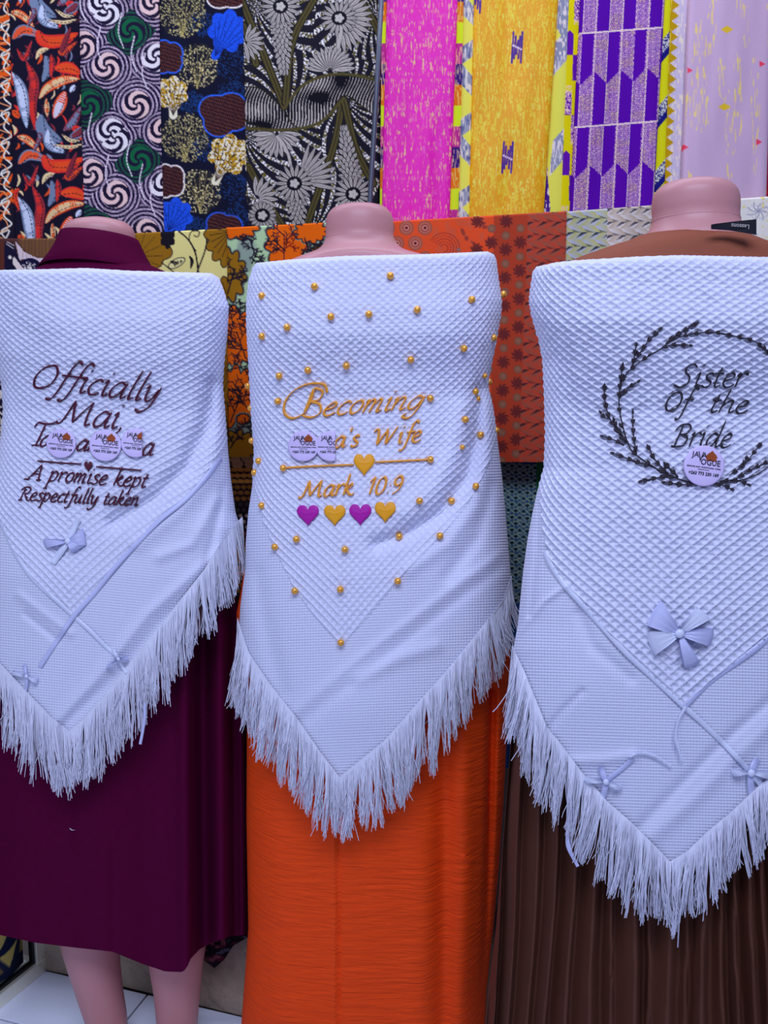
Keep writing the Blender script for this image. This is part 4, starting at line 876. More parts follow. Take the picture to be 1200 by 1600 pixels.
G = {
 'a': (.86, [[(.64, .86), (.38, 1.0), (.1, .65), (.05, .22), (.2, 0), (.45, .2), (.64, .75)], [(.70, 1), (.62, .3), (.68, .02), (.86, .18)]]),
 'b': (.78, [[(.14, 1.9), (.08, .8), (.06, .15), (.28, 0), (.58, .25), (.62, .75), (.42, 1.0), (.12, .7)]]),
 'c': (.64, [[(.6, .85), (.42, 1), (.15, .75), (.05, .35), (.2, .02), (.42, .03), (.6, .2)]]),
 'd': (.90, [[(.64, .86), (.38, 1.0), (.1, .65), (.05, .22), (.2, 0), (.45, .2), (.64, .75)], [(.84, 1.9), (.66, .4), (.70, .02), (.9, .18)]]),
 'e': (.70, [[(.08, .45), (.45, .6), (.55, .85), (.38, 1), (.13, .72), (.05, .3), (.22, 0), (.45, .04), (.66, .22)]]),
 'f': (.56, [[(.86, 1.75), (.68, 1.93), (.50, 1.7), (.36, .9), (.2, -.2), (.02, -.62), (-.2, -.6)], [(.1, .95), (.72, .98)]]),
 'g': (.84, [[(.64, .86), (.38, 1.0), (.1, .65), (.05, .25), (.2, .02), (.45, .2), (.64, .75)], [(.72, .98), (.62, .1), (.45, -.5), (.2, -.68), (-.05, -.5), (.1, -.25)]]),
 'h': (.82, [[(.22, 1.9), (.12, .9), (.04, 0)], [(.08, .5), (.36, .95), (.58, .9), (.54, .3), (.6, .02), (.78, .18)]]),
 'i': (.40, [[(.02, .82), (.18, 1), (.12, .3), (.2, .02), (.38, .18)], [(.22, 1.42), (.30, 1.54)]]),
 'k': (.76, [[(.22, 1.9), (.12, .9), (.04, 0)], [(.1, .5), (.45, 1), (.52, .8), (.18, .5)], [(.2, .5), (.45, .1), (.66, .02), (.8, .18)]]),
 'l': (.38, [[(.26, 1.9), (.14, .8), (.12, .15), (.2, .02), (.36, .18)]]),
 'm': (1.06, [[(-.02, .82), (.12, 1), (.08, .5), (.04, 0)], [(.08, .5), (.3, .97), (.44, .85), (.38, 0)], [(.42, .5), (.65, .97), (.80, .85), (.74, .2), (.8, .02), (.98, .18)]]),
 'n': (.80, [[(-.02, .82), (.12, 1), (.08, .5), (.04, 0)], [(.08, .5), (.36, .97), (.54, .85), (.48, .2), (.55, .02), (.74, .18)]]),
 'o': (.72, [[(.38, 1), (.12, .78), (.05, .3), (.24, 0), (.5, .2), (.6, .65), (.5, .95), (.36, 1)]]),
 'p': (.78, [[(-.02, .82), (.13, 1), (.08, .3), (-.04, -.75)], [(.1, .6), (.36, 1), (.6, .8), (.56, .3), (.3, 0), (.1, .15)], [(-.2, -.75), (.12, -.75)]]),
 'r': (.56, [[(-.02, .82), (.12, 1), (.08, .5), (.04, 0)], [(.07, .5), (.3, .93), (.48, 1), (.56, .84)]]),
 's': (.58, [[(.54, .86), (.36, 1), (.15, .85), (.22, .6), (.46, .38), (.42, .1), (.2, 0), (.0, .14)]]),
 't': (.48, [[(.26, 1.4), (.14, .6), (.12, .15), (.22, .02), (.44, .18)], [(-.02, .95), (.46, .98)]]),
 'u': (.84, [[(-.02, .82), (.13, 1), (.08, .3), (.2, .02), (.42, .2), (.58, .8)], [(.62, 1), (.56, .3), (.62, .02), (.8, .18)]]),
 'y': (.80, [[(-.02, .82), (.13, 1), (.12, .35), (.25, .04), (.45, .25), (.6, .85)], [(.68, 1), (.56, 0), (.36, -.5), (.1, -.68), (-.12, -.52)]]),
 'O': (1.16, [[(.66, 1.5), (.28, 1.25), (.08, .65), (.22, .08), (.58, 0), (.95, .35), (1.04, 1.0), (.84, 1.45), (.60, 1.5)]]),
 'M': (1.62, [[(-.18, .12), (-.02, 0), (.16, .35), (.38, 1.5)], [(.38, 1.5), (.50, .8), (.64, .12)], [(.64, .12), (.95, .85), (1.30, 1.5)], [(1.28, 1.5), (1.24, .6), (1.3, .05), (1.52, .15)]]),
 'T': (.95, [[(-.08, 1.2), (.04, 1.55), (.4, 1.5), (.85, 1.55), (1.05, 1.75)], [(.50, 1.5), (.42, .6), (.36, .02)], [(.12, -.02), (.56, .02)]]),
 'A': (1.2, [[(-.2, .04), (.02, .04), (.4, .75), (.80, 1.6)], [(.80, 1.6), (.88, .8), (.96, .0)], [(-.28, .0), (.14, .02)], [(.76, .0), (1.16, .02)], [(.28, .6), (.88, .62)]]),
 'R': (1.14, [[(.42, 1.5), (.32, .8), (.22, 0)], [(.0, 1.15), (.25, 1.5), (.75, 1.58), (.95, 1.25), (.75, .85), (.36, .78)], [(.5, .8), (.75, .3), (1.0, 0), (1.2, .12)], [(.0, .0), (.42, .02)]]),
 'B': (1.10, [[(.42, 1.5), (.32, .8), (.22, 0)], [(.02, 1.15), (.25, 1.5), (.72, 1.58), (.92, 1.28), (.7, .9), (.38, .84)], [(.55, .88), (.88, .62), (.80, .15), (.48, -.02), (.0, .02)]]),
 'S': (1.04, [[(.98, 1.38), (.74, 1.6), (.42, 1.42), (.44, 1.05), (.72, .68), (.68, .2), (.34, 0), (-.02, .16)]]),
 'W': (1.75, [[(-.1, 1.2), (.08, 1.45), (.24, 1.3), (.30, .6), (.30, .02)], [(.30, .02), (.62, .8), (.92, 1.4)], [(.85, 1.45), (.92, .7), (.92, .02)], [(.92, .02), (1.25, .8), (1.55, 1.55)]]),
 '1': (.62, [[(.12, 1.1), (.44, 1.5), (.36, .8), (.26, 0)]]), '0': (.85, [[(.48, 1.5), (.2, 1.2), (.08, .6), (.16, .1), (.38, 0), (.66, .35), (.74, 1.0), (.62, 1.42), (.46, 1.5)]]),
 '9': (.85, [[(.68, .95), (.42, .7), (.16, .85), (.2, 1.3), (.48, 1.5), (.7, 1.25), (.68, .7), (.45, .2), (.1, -.05)]]), ':': (.42, [[(.14, .08), (.20, .16)], [(.24, .72), (.30, .80)]]),
 "'": (.3, [[(.18, 1.75), (.12, 1.35)]]), ',': (.3, [[(.16, .12), (.12, -.1), (.0, -.3)]]), ' ': (.55, []),
}
def word_strokes(text, p0, p1, xh, slant=0.24, cap=1.0, track=0.02):
    """strokes in pixels; the line is fitted between p0 and p1 on its baseline"""
    x = 0; out = []
    for ch in text:
        adv, st = G[ch]
        for s in st: out.append([(x+a+slant*b, b*(cap if ch.isupper() or ch.isdigit() else 1)) for a, b in s])
        x += adv+track
    tot = x; p0 = np.array(p0, float); p1 = np.array(p1, float); L = np.linalg.norm(p1-p0); d = (p1-p0)/L; nrm = np.array([d[1], -d[0]]); sc_ = L/tot
    return [[tuple(p0+d*(a*sc_)+nrm*(b*xh)) for a, b in s] for s in out]
def stitch(name, dr, strokes, m, parent, wmax=3.2, wmin=1.3, off=0.0048, hgt=0.0014, nib=math.radians(38), label=None, n=6):
    parts = []
    for s in strokes:
        p = catmull(s, n) if len(s) > 2 else catmull([s[0], s[1]], 3); t = np.gradient(p, axis=0); an = np.arctan2(-t[:, 1], t[:, 0])
        hw = 0.5*(wmin+(wmax*1.22-wmin)*np.abs(np.sin(an-nib))**0.8); 
        e = np.ones(len(p)); e[0] = e[-1] = 0.6; parts.append(ribbonV(dr, p, hw*e, off, hgt))
    o = link(name, joinmesh(name, parts), parent, m)
    if label: o['label'] = label
    return o
def heart(dr, cx, cy, wd, ht, m, parent, off=0.0046, label=None):
    n = 40; t = np.linspace(0, 2*np.pi, n, endpoint=False); hx = 16*np.sin(t)**3/16; hy = -(13*np.cos(t)-5*np.cos(2*t)-2*np.cos(3*t)-np.cos(4*t))/15
    R = [1.03, 1.0, .9, .75, .5, .25, .02]; H = [-0.003, 0.0005, .0013, .0018, .0021, .0022, .0022]; V = []
    for r_, h_ in zip(R, H):
        ridged = h_+0.00035*np.cos(hx*r_*24)*(h_ > 0.001)
        V.append(np.stack([dr.P(cx+hx[i]*r_*wd/2, cy+hy[i]*r_*ht/2, off+ridged[i]) for i in range(n)]))
    V = np.stack(V); o = link('embroidered_heart', gridmesh('embroidered_heart', V, wrap=True), parent, m)
    if label: o['label'] = label
    return o
def satin_band(name, dr, pts, wd, parent, m='satin', off=0.0026, label=None, wave=0.0, n=8, twist=0.0):
    p = catmull(pts, n); t = np.gradient(p, axis=0); t /= np.maximum(np.linalg.norm(t, axis=1, keepdims=True), 1e-6); nn = np.stack([-t[:, 1], t[:, 0]], -1)
    s = np.linspace(0, 1, len(p)); oo = off+wave*np.sin(s*len(p)*0.35); V = []
    ww = wd*(1-twist*np.abs(np.sin(s*5)))
    for u, h in ((-1, -.0004), (-.97, .0001), (0, .0003), (.97, .0001), (1, -.0004)):
        q = p+nn*(ww*0.5*u)[:, None]; pp = W(q[:, 0], q[:, 1], dr.D(q[:, 0], q[:, 1])); v = np.array([0, 0, CAM_H])-pp; pp = pp+v/np.linalg.norm(v, axis=-1, keepdims=True)*(oo+h)[:, None]; V.append(pp)
    o = link(name, gridmesh(name, np.stack(V, 1)), parent, M[m])
    if label: o['label'] = label
    return o
def petal(dr, c, a, b, m, parent, name='loop', lift=0.012, pinch=0.12):
    """satin loop from knot c widening to the edge a-b, folded over and puffed"""
    c, a, b = map(lambda q: np.array(q, float), (c, a, b)); nu, nv = 9, 10; V = np.zeros((nv, nu, 3))
    for i, v in enumerate(np.linspace(0.02, 1, nv)):
        for j, u in enumerate(np.linspace(0, 1, nu)):
            w_ = pinch+(1-pinch)*v**0.8; mid = (a+b)/2; q = c+(mid-c)*v+(a-b)/2*(1-2*u)*w_
            bow_ = 0.05*math.sin(math.pi*u); q = q+(mid-c)*bow_*v
            V[i, j] = dr.P(q[0], q[1], 0.004+lift*math.sin(math.pi*min(v*0.9, 1))+0.0018*math.cos(u*18)*(1-v))
    back = V[::-1].copy(); d = np.array([0, 0.0022, 0]); V2 = np.concatenate([V, V[-1:]+d*2, back+d*2])
    return link(name, gridmesh(name, V2), parent, M[m])
def ball(name, p, r, m, parent, sx=1, sy=1, n=14):
    th = np.linspace(0.001, math.pi-0.001, n//2+2)[:, None]; ph = np.linspace(0, 2*math.pi, n, endpoint=False)[None]
    V = np.stack([np.sin(th)*np.cos(ph)*r*sx, np.sin(th)*np.sin(ph)*r*sy, np.cos(th)*r+0*ph], -1)
    me = gridmesh(name, V, wrap=True); o = link(name, me, None, m); o.parent = parent; 
    pl_ = Vector(parent.location) if parent.parent is None else (Vector(parent.parent.location)+Vector(parent.location))
    o.location = Vector(p)-pl_; return o
def bow(dr, parent, c, petals, tails, knot=5, label=None):
    k = None
    V = dr.P(c[0], c[1], 0.010)
    e = ball('bow', V, knot/F*1.3, M['satin'], parent, 1.0, 0.7); e['label'] = label or 'satin bow'
    bloc = e.location.copy(); 
    def fix(o): o.parent = e; o.location = -(Vector(parent.location)+bloc)
    for a, b, mm in petals: fix(petal(dr, c, a, b, mm, parent))
    for pts, wd, mm in tails:
        o = satin_band('tail', dr, pts, wd, parent, mm, off=0.006, wave=0.0015); fix(o)
    return e
# text meshes for stickers and labels
def text_mesh(txt, size, bold=0.0, align='CENTER'):
    cu = bpy.data.curves.new('t', 'FONT'); cu.body = txt; cu.size = size; cu.align_x = align; cu.offset = bold; cu.resolution_u = 2
    o = bpy.data.objects.new('t', cu); C.objects.link(o); dg = bpy.context.evaluated_depsgraph_get(); me = bpy.data.meshes.new_from_object(o.evaluated_get(dg))
    bpy.data.objects.remove(o); bpy.data.curves.remove(cu); V = np.array([v.co[:] for v in me.vertices]).reshape(-1, 3); Fs = [list(p.vertices) for p in me.polygons]; bpy.data.meshes.remove(me); return V, Fs
def printed(name, dr, items, m, parent, off, clipx=None, gp=None):
    """items: (V, F, cx, cy, sx, rot) with V in px units (y up)"""
    VV, FF, n = [], [], 0
    for V, Fs, cx, cy, sxx, rot in items:
        x = V[:, 0]*sxx; y = V[:, 1]; c, s = math.cos(rot), math.sin(rot); X = cx+x*c-y*s*(-1)*(-1); Yp = cy-(y*c)+x*s
        X = cx+x*c+y*s; Yp = cy+x*s-y*c
        if clipx is not None: X = np.minimum(X, clipx)
        VV += [list(q) for q in dr.P(X, Yp, off)]; FF += [[i+n for i in f] for f in Fs]; n += len(V)
    me = bpy.data.meshes.new(name); me.from_pydata(VV, [], FF); me.update(); me.materials.append(m)
    o = bpy.data.objects.new(name, me); C.objects.link(o); o.parent = parent
    g = gp if gp is not None else parent; o.location = -(Vector(g.location)); return o
def sticker(dr, root, cx, cy, r, rot, clip=None, square=None, lift=0.0):
    """round paper sticker; clip = pixel x where its right side is cut straight"""
    n = 48; rings = []
    for rr, hh in ((1.0, -0.002), (1.0, 0.0), (0.93, 0.0006), (0.6, 0.0007), (0.3, .0007), (0.01, 0.0007)):
        a = np.linspace(0, 2*math.pi, n, endpoint=False); X = cx+r*rr*np.cos(a); Yp = cy+r*rr*np.sin(a)
        if clip is not None: X = np.minimum(X, clip)
        rings.append(dr.P(X, Yp, 0.0074+lift+hh))
    st = link('round_sticker', gridmesh('round_sticker', np.stack(rings), wrap=True), root, M['sticker'])
    k = r/33.0; it = []
    def T(txt, dx, dy, size, sxx, bold=0.0):
        V, Fs = text_mesh(txt, size*k, bold*k); c, s = math.cos(rot), math.sin(rot); it.append((V, Fs, cx+k*(dx*c-dy*s), cy+k*(dx*s+dy*c), sxx, rot))
    T('JA', -15.5, -13, 12.5, .95, 0.12); T('V', -7, -6, 24, .62, 0.0); T('A', -1.0, -13, 12.5, .95, .12); T('OGUE', 10, -2, 13.5, .86, .15)
    T('BESPOKE AND TRADITIONAL WEAR', 0, 3.4, 3.0, 1.12, .10); T('FASHION HOUSE', 0, 7.0, 2.3, 1.0, .06); T('+263 773 230 169', 1, 15, 7.2, .92, .22)
    o = printed('printed_lettering', dr, it, M['ink'], st, 0.0087+lift, clip, root); o['label'] = 'black printed shop name and phone number'; o.location = (0, 0, 0)
    # small brown thatched hut emblem
    sh = [[(-8, -9), (8, -9), (8, -3), (-8, -3)], [(-10, -3), (10, -3), (6, 3), (-6, 3)], [(-5, 3), (5, 3), (0, 8), (0, 8)]]
    VV, FF = [], []
    for q in sh: FF.append([len(VV)+i for i in range(4)]); VV += [(k*a, k*b, 0) for a, b in q]
    c, s = math.cos(rot), math.sin(rot); dx, dy = 10.5, -18
    if clip is None or cx+k*dx < clip:
        o = printed('printed_emblem', dr, [(np.array(VV, float), FF, cx+k*(dx*c-dy*s), cy+k*(dx*s+dy*c), 1, rot)], M['ink_brown'], st, 0.0087+lift, clip, root); o.location = (0, 0, 0)
    return st

# ================================================================ SHAWL A (left)
topA = ip([(-30, 424), (0, 422), (60, 421), (133, 419), (200, 423), (300, 426), (330, 427), (342, 434), (352, 446)])
A_L = [(400, -12), (430, -16), (480, -20), (540, -10), (600, 2), (640, 5), (680, 2), (740, -8), (800, -20), (900, -32), (1010, -40), (1200, -44)]
A_R = [(400, 338), (430, 341), (455, 350), (480, 357), (520, 355), (570, 350), (600, 348), (650, 352), (710, 357), (750, 361), (800, 368), (825, 376), (900, 378), (1200, 378)]
hemA = ip([(-45, 990), (0, 1040), (43, 1086), (80, 1124), (108, 1146), (130, 1128), (160, 1093), (197, 1047), (235, 1000), (273, 953), (320, 893), (353, 838), (378, 812)])
vbA = [(-60, 742), (0, 812), (20, 858), (45, 896), (60, 914), (115, 963), (180, 885), (250, 810), (290, 778), (320, 745), (345, 712), (362, 680)]
BA = [(400, .108), (440, .110), (500, .117), (560, .115), (640, .10), (760, .115), (900, .128), (1150, .135)]
drA = Drape(A_L, A_R, YA, BA, 2.3, [('blob', 90, 510, 80, 60, .008), ('blob', 260, 520, 80, 60, .008),
    ('ridge', [(180, 815), (240, 780), (290, 730), (320, 670), (335, 600)], 15, -.016), ('ridge', [(215, 850), (280, 800), (325, 745), (345, 680)], 13, .006),
    ('ridge', [(85, 1130), (150, 1060), (230, 960), (345, 860)], 9, .006), ('ridge', [(100, 1132), (170, 1068), (250, 972), (354, 874)], 9, -.004), ('ridge', [(0, 480), (60, 540), (20, 640)], 30, -.006),
    ('ridge', [(250, 870), (300, 850), (340, 780)], 9, .005), ('ridge', [(30, 930), (70, 960), (110, 990)], 7, .004), ('ridge', [(40, 960), (90, 1000)], 6, -.004), ('ridge', [(300, 1000), (330, 850), (352, 760)], 8, -.006), ('blob', 60, 900, 60, 60, .008)])
rA = empty('shawl', tuple(W(170, 425, YA)), 'white waffle shawl with plum lettering over the burgundy dress', 'shawl', 'white fringed shawls')
shawl_cloth('cloth', drA, topA, hemA, vbA, ip([(400, 17), (700, 16), (950, 13)]), ip([(400, 9.6), (600, 10.5), (700, 11), (850, 13), (950, 14)]), 0.10, 0.0036, rA, 1.6)
fringe('fringe', drA, (-40, 378), hemA, ip([(-40, 105), (0, 110), (80, 105), (115, 85), (160, 110), (250, 115), (320, 105), (352, 90), (378, 80)]), rA, ip([(-40, 4), (100, 4), (250, -4), (378, 4)]), 1)
TA = [('Officially', (46, 604), (246, 630), 25, 3.6, 'embroidered plum words Officially'), ('Mai,', (92, 661), (193, 671), 25, 3.6, 'embroidered plum words Mai'),
      ('A promise kept', (42, 749), (228, 762), 15.5, 2.6, 'embroidered plum words A promise kept'), ('Respectfully taken', (28, 781), (216, 791), 13.2, 2.4, 'embroidered plum words Respectfully taken')]
def words(dr, tx, a, b, xh, m, root, wm, wmin, colour):
    """one part per word of the line"""
    ws = tx.split(' '); adv = lambda t: sum(G[c][0]+0.02 for c in t); tot = adv(tx); a = np.array(a, float); b = np.array(b, float); pos = 0
    for w_ in ws:
        p0 = a+(b-a)*pos/tot; pos += adv(w_); p1 = a+(b-a)*pos/tot; pos += adv(' ')
        stitch('embroidered_word', dr, word_strokes(w_, p0, p1, xh), m, root, wm, wmin, label='embroidered %s %s %s' % (colour, 'number' if w_[0].isdigit() else 'word', w_.strip(',')))
for tx, a, b, xh, wm, lb in TA: words(drA, tx, a, b, xh, M['plum'], rA, wm, 1.3, 'plum')
for tx, a, b, xh in (('T', (46, 695), (72, 697), 23), ('a', (61, 697), (79, 698), 17), ('a', (118, 703), (136, 705), 17), ('r', (136, 705), (146, 706), 17), ("'", (188, 700), (194, 701), 14), ('a', (221, 711), (239, 712), 19)):
    stitch('embroidered_letter', drA, word_strokes(tx, a, b, xh), M['plum'], rA, 3.2, 1.3)
for q in ([(58, 720), (92, 723), (127, 725)], [(150, 729), (186, 732), (221, 735)]): stitch('embroidered_line', drA, [q], M['plum'], rA, 2.2, 2.2)
heart(drA, 138, 728, 13, 17, M['plum'], rA)
for (x, y, r_, cl) in ((95.5, 693, 23, None), (164.5, 696, 25, None), (212, 692, 23, 222)): sticker(drA, rA, x, y, r_, 0.10, cl)
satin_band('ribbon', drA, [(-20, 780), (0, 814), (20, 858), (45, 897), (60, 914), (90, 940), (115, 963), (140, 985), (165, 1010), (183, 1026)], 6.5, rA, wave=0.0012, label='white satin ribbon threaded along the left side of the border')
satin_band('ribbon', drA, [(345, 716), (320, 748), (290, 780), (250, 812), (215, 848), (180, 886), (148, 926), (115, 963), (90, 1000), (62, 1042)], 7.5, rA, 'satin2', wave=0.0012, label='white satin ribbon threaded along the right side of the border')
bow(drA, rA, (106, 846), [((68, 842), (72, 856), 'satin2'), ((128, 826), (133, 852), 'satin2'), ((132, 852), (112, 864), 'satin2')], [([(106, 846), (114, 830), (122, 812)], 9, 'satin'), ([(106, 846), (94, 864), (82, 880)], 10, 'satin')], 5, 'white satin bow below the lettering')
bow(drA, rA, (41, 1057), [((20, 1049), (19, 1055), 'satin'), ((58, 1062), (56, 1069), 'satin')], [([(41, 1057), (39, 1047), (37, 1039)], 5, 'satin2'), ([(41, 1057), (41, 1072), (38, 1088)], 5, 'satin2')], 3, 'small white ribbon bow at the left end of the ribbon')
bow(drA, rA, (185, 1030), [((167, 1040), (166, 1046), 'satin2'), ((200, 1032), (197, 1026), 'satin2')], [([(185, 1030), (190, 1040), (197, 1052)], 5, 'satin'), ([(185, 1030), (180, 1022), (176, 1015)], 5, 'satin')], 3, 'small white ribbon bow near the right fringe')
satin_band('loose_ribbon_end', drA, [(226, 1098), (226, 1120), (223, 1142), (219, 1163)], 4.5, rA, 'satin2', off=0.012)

# ================================================================ SHAWL B (middle)
topB = ip([(384, 440), (392, 422), (400, 411), (450, 406), (540, 400), (640, 398), (700, 396), (762, 393), (772, 398), (780, 415)])
B_L = [(400, 397), (424, 393), (440, 388), (475, 385), (509, 385), (560, 388), (603, 390), (644, 392), (705, 397), (760, 394), (800, 388), (847, 384), (890, 383), (950, 375), (1000, 372), (1200, 370)]
B_R = [(390, 772), (400, 775), (430, 778), (470, 784), (490, 783), (530, 776), (560, 770), (590, 764), (606, 763), (630, 769), (660, 774), (700, 779), (740, 784), (780, 788), (850, 794), (900, 798), (1200, 800)]
hemB = ip([(368, 960), (378, 992), (389, 1024), (420, 1070), (464, 1126), (500, 1178), (530, 1218), (565, 1190), (601, 1161), (650, 1105), (695, 1055), (740, 1000), (787, 941), (800, 900)])
vbB = [(370, 640), (398, 762), (412, 815), (428, 856), (462, 925), (500, 974), (532, 1012), (575, 966), (622, 908), (690, 838), (730, 790), (760, 735), (775, 690), (800, 600)]
BB = [(390, .105), (430, .110), (480, .117), (520, .117), (560, .110), (620, .098), (700, .102), (800, .118), (900, .13), (1200, .135)]
drB = Drape(B_L, B_R, YB, BB, 2.3, [('blob', 480, 520, 75, 60, .008), ('blob', 690, 515, 70, 60, .010), ('blob', 585, 575, 120, 30, -.004),
    ('ridge', [(752, 610), (745, 680), (728, 745), (690, 800), (640, 832), (590, 850)], 13, -.016), ('ridge', [(766, 640), (764, 710), (745, 790), (700, 850), (640, 890)], 12, .006), ('ridge', [(722, 640), (712, 700), (680, 760), (630, 800)], 14, .006), ('ridge', [(770, 760), (745, 840), (700, 900)], 12, -.006),
    ('ridge', [(445, 1125), (560, 1030), (700, 925), (790, 860)], 8, .003), ('ridge', [(462, 1136), (576, 1046), (710, 941), (797, 876)], 9, -.003), ('ridge', [(560, 1060), (620, 1030), (680, 1010)], 12, .005), ('ridge', [(400, 900), (420, 1000), (440, 1080)], 15, -.006), ('blob', 560, 1110, 60, 60, .008), ('ridge', [(600, 690), (560, 640)], 40, -.003)])
rB = empty('shawl', tuple(W(580, 400, YB)), 'white waffle shawl dotted with orange pearls, over the orange dress', 'shawl', 'white fringed shawls')
shawl_cloth('cloth', drB, topB, hemB, vbB, ip([(400, 14.5), (700, 14), (1000, 12)]), ip([(400, 11.5), (700, 12), (850, 13), (1000, 14.5)]), -0.04, 0.0032, rB, 1.6, 4.4)
fringe('fringe', drB, (371, 799), hemB, ip([(368, 120), (389, 112), (430, 112), (500, 105), (530, 90), (565, 105), (640, 118), (700, 115), (740, 112), (787, 90), (800, 85)]), rB, ip([(370, -6), (450, -12), (530, 0), (600, 12), (650, -6), (800, 2)]), 2, 2.7)
K3 = lambda x, y: (380+x/3.158, 580+y/3.158)
sB = [[K3(*q) for q in s] for s in ([(415, 108), (405, 72), (372, 60), (310, 66), (245, 100), (205, 155), (205, 210), (245, 232), (300, 205), (335, 140), (350, 85)], [(352, 82), (392, 100), (372, 140), (322, 150)], [(330, 150), (378, 165), (378, 205), (335, 228), (290, 218)], [(345, 90), (322, 150), (300, 205)], [(200, 205), (206, 212)])]
stitch('embroidered_word', drB, sB+word_strokes('ecoming', (502, 650), (660, 638), 20, 0.35), M['gold_t'], rB, 3.6, 1.2, label='embroidered orange word Becoming in script')
for tx, a, b, xh, lb in (("a's", (521, 700), (560, 697), 17, "embroidered orange word ending in 's, partly covered by stickers"), ('Wife', (582, 696), (658, 690), 17, 'embroidered orange word Wife'), ('Mark', (470, 778), (552, 773), 17.5, 'embroidered orange word Mark'), ('10:9', (572, 773), (628, 770), 17.5, 'embroidered orange numbers 10:9')):
    stitch('embroidered_word', drB, word_strokes(tx, a, b, xh), M['gold_t'], rB, 3.6, 1.3, label=lb)
for q in ([(442, 731), (500, 728), (553, 726)], [(586, 722), (630, 720), (671, 718)]): stitch('embroidered_line', drB, [q], M['gold_t'], rB, 2.6, 2.6)
for x, y, wd, ht, mm, lb in ((569, 724, 32, 36, 'amber', 'orange embroidered heart in the middle of the line'), (481, 803, 34, 34, 'violet', 'violet embroidered heart'), (523, 803, 33, 34, 'amber', 'orange embroidered heart'), (563, 802, 34, 35, 'violet', 'violet embroidered heart'), (602, 798, 32, 34, 'amber', 'orange embroidered heart')): heart(drB, x, y, wd, ht, M[mm], rB, label=lb)
sticker(drB, rB, 474, 697, 24, 0.02); sticker(drB, rB, 517, 697, 24, 0.02, 524)
c2 = [(83, 235), (318, 193), (657, 145), (1021, 251), (1161, 228), (195, 376), (83, 416), (391, 328), (561, 317), (777, 297), (986, 470), (748, 520), (460, 548), (288, 567), (160, 593), (1118, 422), (1079, 592), (1097, 619), (1037, 662), (1049, 694), (21, 638), (33, 737), (154, 706), (836, 692), (992, 787), (1060, 855), (1130, 836), (38, 882)]
c3 = [(197, 478), (924, 435), (1082, 375), (75, 443), (55, 500), (90, 663), (870, 640), (1028, 640), (1148, 567), (770, 815), (971, 812), (262, 829), (155, 867), (502, 880)]
c6 = [(282, 264), (464, 258), (693, 225), (466, 470)]
PEARLS = [(380+x/2.857, 380+y/2.857) for x, y in c2]+[(380+x/3.158, 580+y/3.158) for x, y in c3]+[(350+x/2.553, 820+y/2.553) for x, y in c6]
pm = None
for x, y in PEARLS:
    p = drB.P(x, y, 0.0065); small = (x, y) in [(380+1049/2.857, 380+694/2.857), (380+1082/3.158, 580+375/3.158), (380+1079/2.857, 380+592/2.857)]
    if pm is None: o = ball('pearl', p, 0.0058, M['pearl'], rB, n=16); pm = o.data
    else:
        o = bpy.data.objects.new('pearl', pm); C.objects.link(o); o.parent = rB; o.location = Vector(p)-Vector(rB.location)
    if small: o.scale = (.75, .75, .75)

# ================================================================ SHAWL C (right)
topC = ip([(826, 440), (832, 425), (838, 417), (870, 410), (900, 407), (1000, 401), (1060, 399), (1200, 402), (1310, 412), (1325, 430)])
C_L = [(400, 836), (425, 832), (470, 827), (495, 831), (532, 842), (562, 848), (637, 851), (675, 852), (731, 850), (769, 839), (806, 831), (844, 824), (896, 817), (976, 809), (1015, 802), (1100, 800), (1400, 800)]
C_R = [(400, 1320), (470, 1330), (560, 1312), (650, 1306), (760, 1316), (900, 1336), (1015, 1346), (1400, 1350)]
hemC = ip([(798, 1004), (803, 1018), (819, 1052), (854, 1139), (881, 1172), (908, 1209), (947, 1254), (989, 1291), (1020, 1322), (1047, 1350), (1075, 1333), (1102, 1306), (1144, 1271), (1183, 1234), (1200, 1221), (1245, 1180), (1300, 1112), (1350, 1020)])
vbC = [(810, 600), (843, 755), (849, 830), (861, 883), (904, 938), (935, 972), (976, 1017), (1020, 1058), (1069, 1104), (1109, 1065), (1168, 1023), (1200, 996), (1290, 915), (1350, 830)]
BC = [(400, .096), (440, .100), (500, .108), (560, .105), (640, .095), (800, .11), (950, .12), (1350, .125)]
drC = Drape(C_L, C_R, YC, BC, 2.4, [('blob', 950, 510, 80, 70, .008), ('blob', 1200, 510, 80, 70, .008), ('ridge', [(1000, 1292), (1060, 1230), (1130, 1160), (1200, 1098), (1300, 1010)], 9, -.004), ('ridge', [(1018, 1308), (1084, 1250), (1152, 1182), (1216, 1122)], 12, .004),
    ('ridge', [(815, 985), (850, 940), (885, 915)], 5, .004), ('ridge', [(855, 1140), (880, 1110), (910, 1080)], 5, -.004), ('ridge', [(840, 790), (838, 860), (826, 960)], 6, -.007), ('blob', 910, 1080, 60, 70, .006), ('ridge', [(870, 1190), (940, 1188), (990, 1180)], 9, .004), ('ridge', [(905, 960), (925, 1010), (985, 1060)], 10, -.004), ('ridge', [(880, 560), (900, 640), (895, 720)], 25, -.004)])
rC = empty('shawl', tuple(W(1078, 402, YC)), 'white waffle shawl with charcoal wreath and lettering over the brown dress', 'shawl', 'white fringed shawls')
shawl_cloth('cloth', drC, topC, hemC, vbC, ip([(400, 19.5), (700, 19.2), (1050, 18)]), ip([(400, 12), (600, 12.5), (750, 14), (900, 15.5), (1100, 16.5)]), 0.03, 0.0042, rC, 1.72, 4.8, 1.0)
fringe('fringe', drC, (801, 1345), hemC, ip([(798, 118), (850, 118), (900, 112), (1000, 118), (1047, 98), (1100, 112), (1200, 100), (1350, 100)]), rC, ip([(798, -14), (880, -6), (950, -16), (1047, -2), (1200, 2), (1350, 0)]), 3, 2.0)
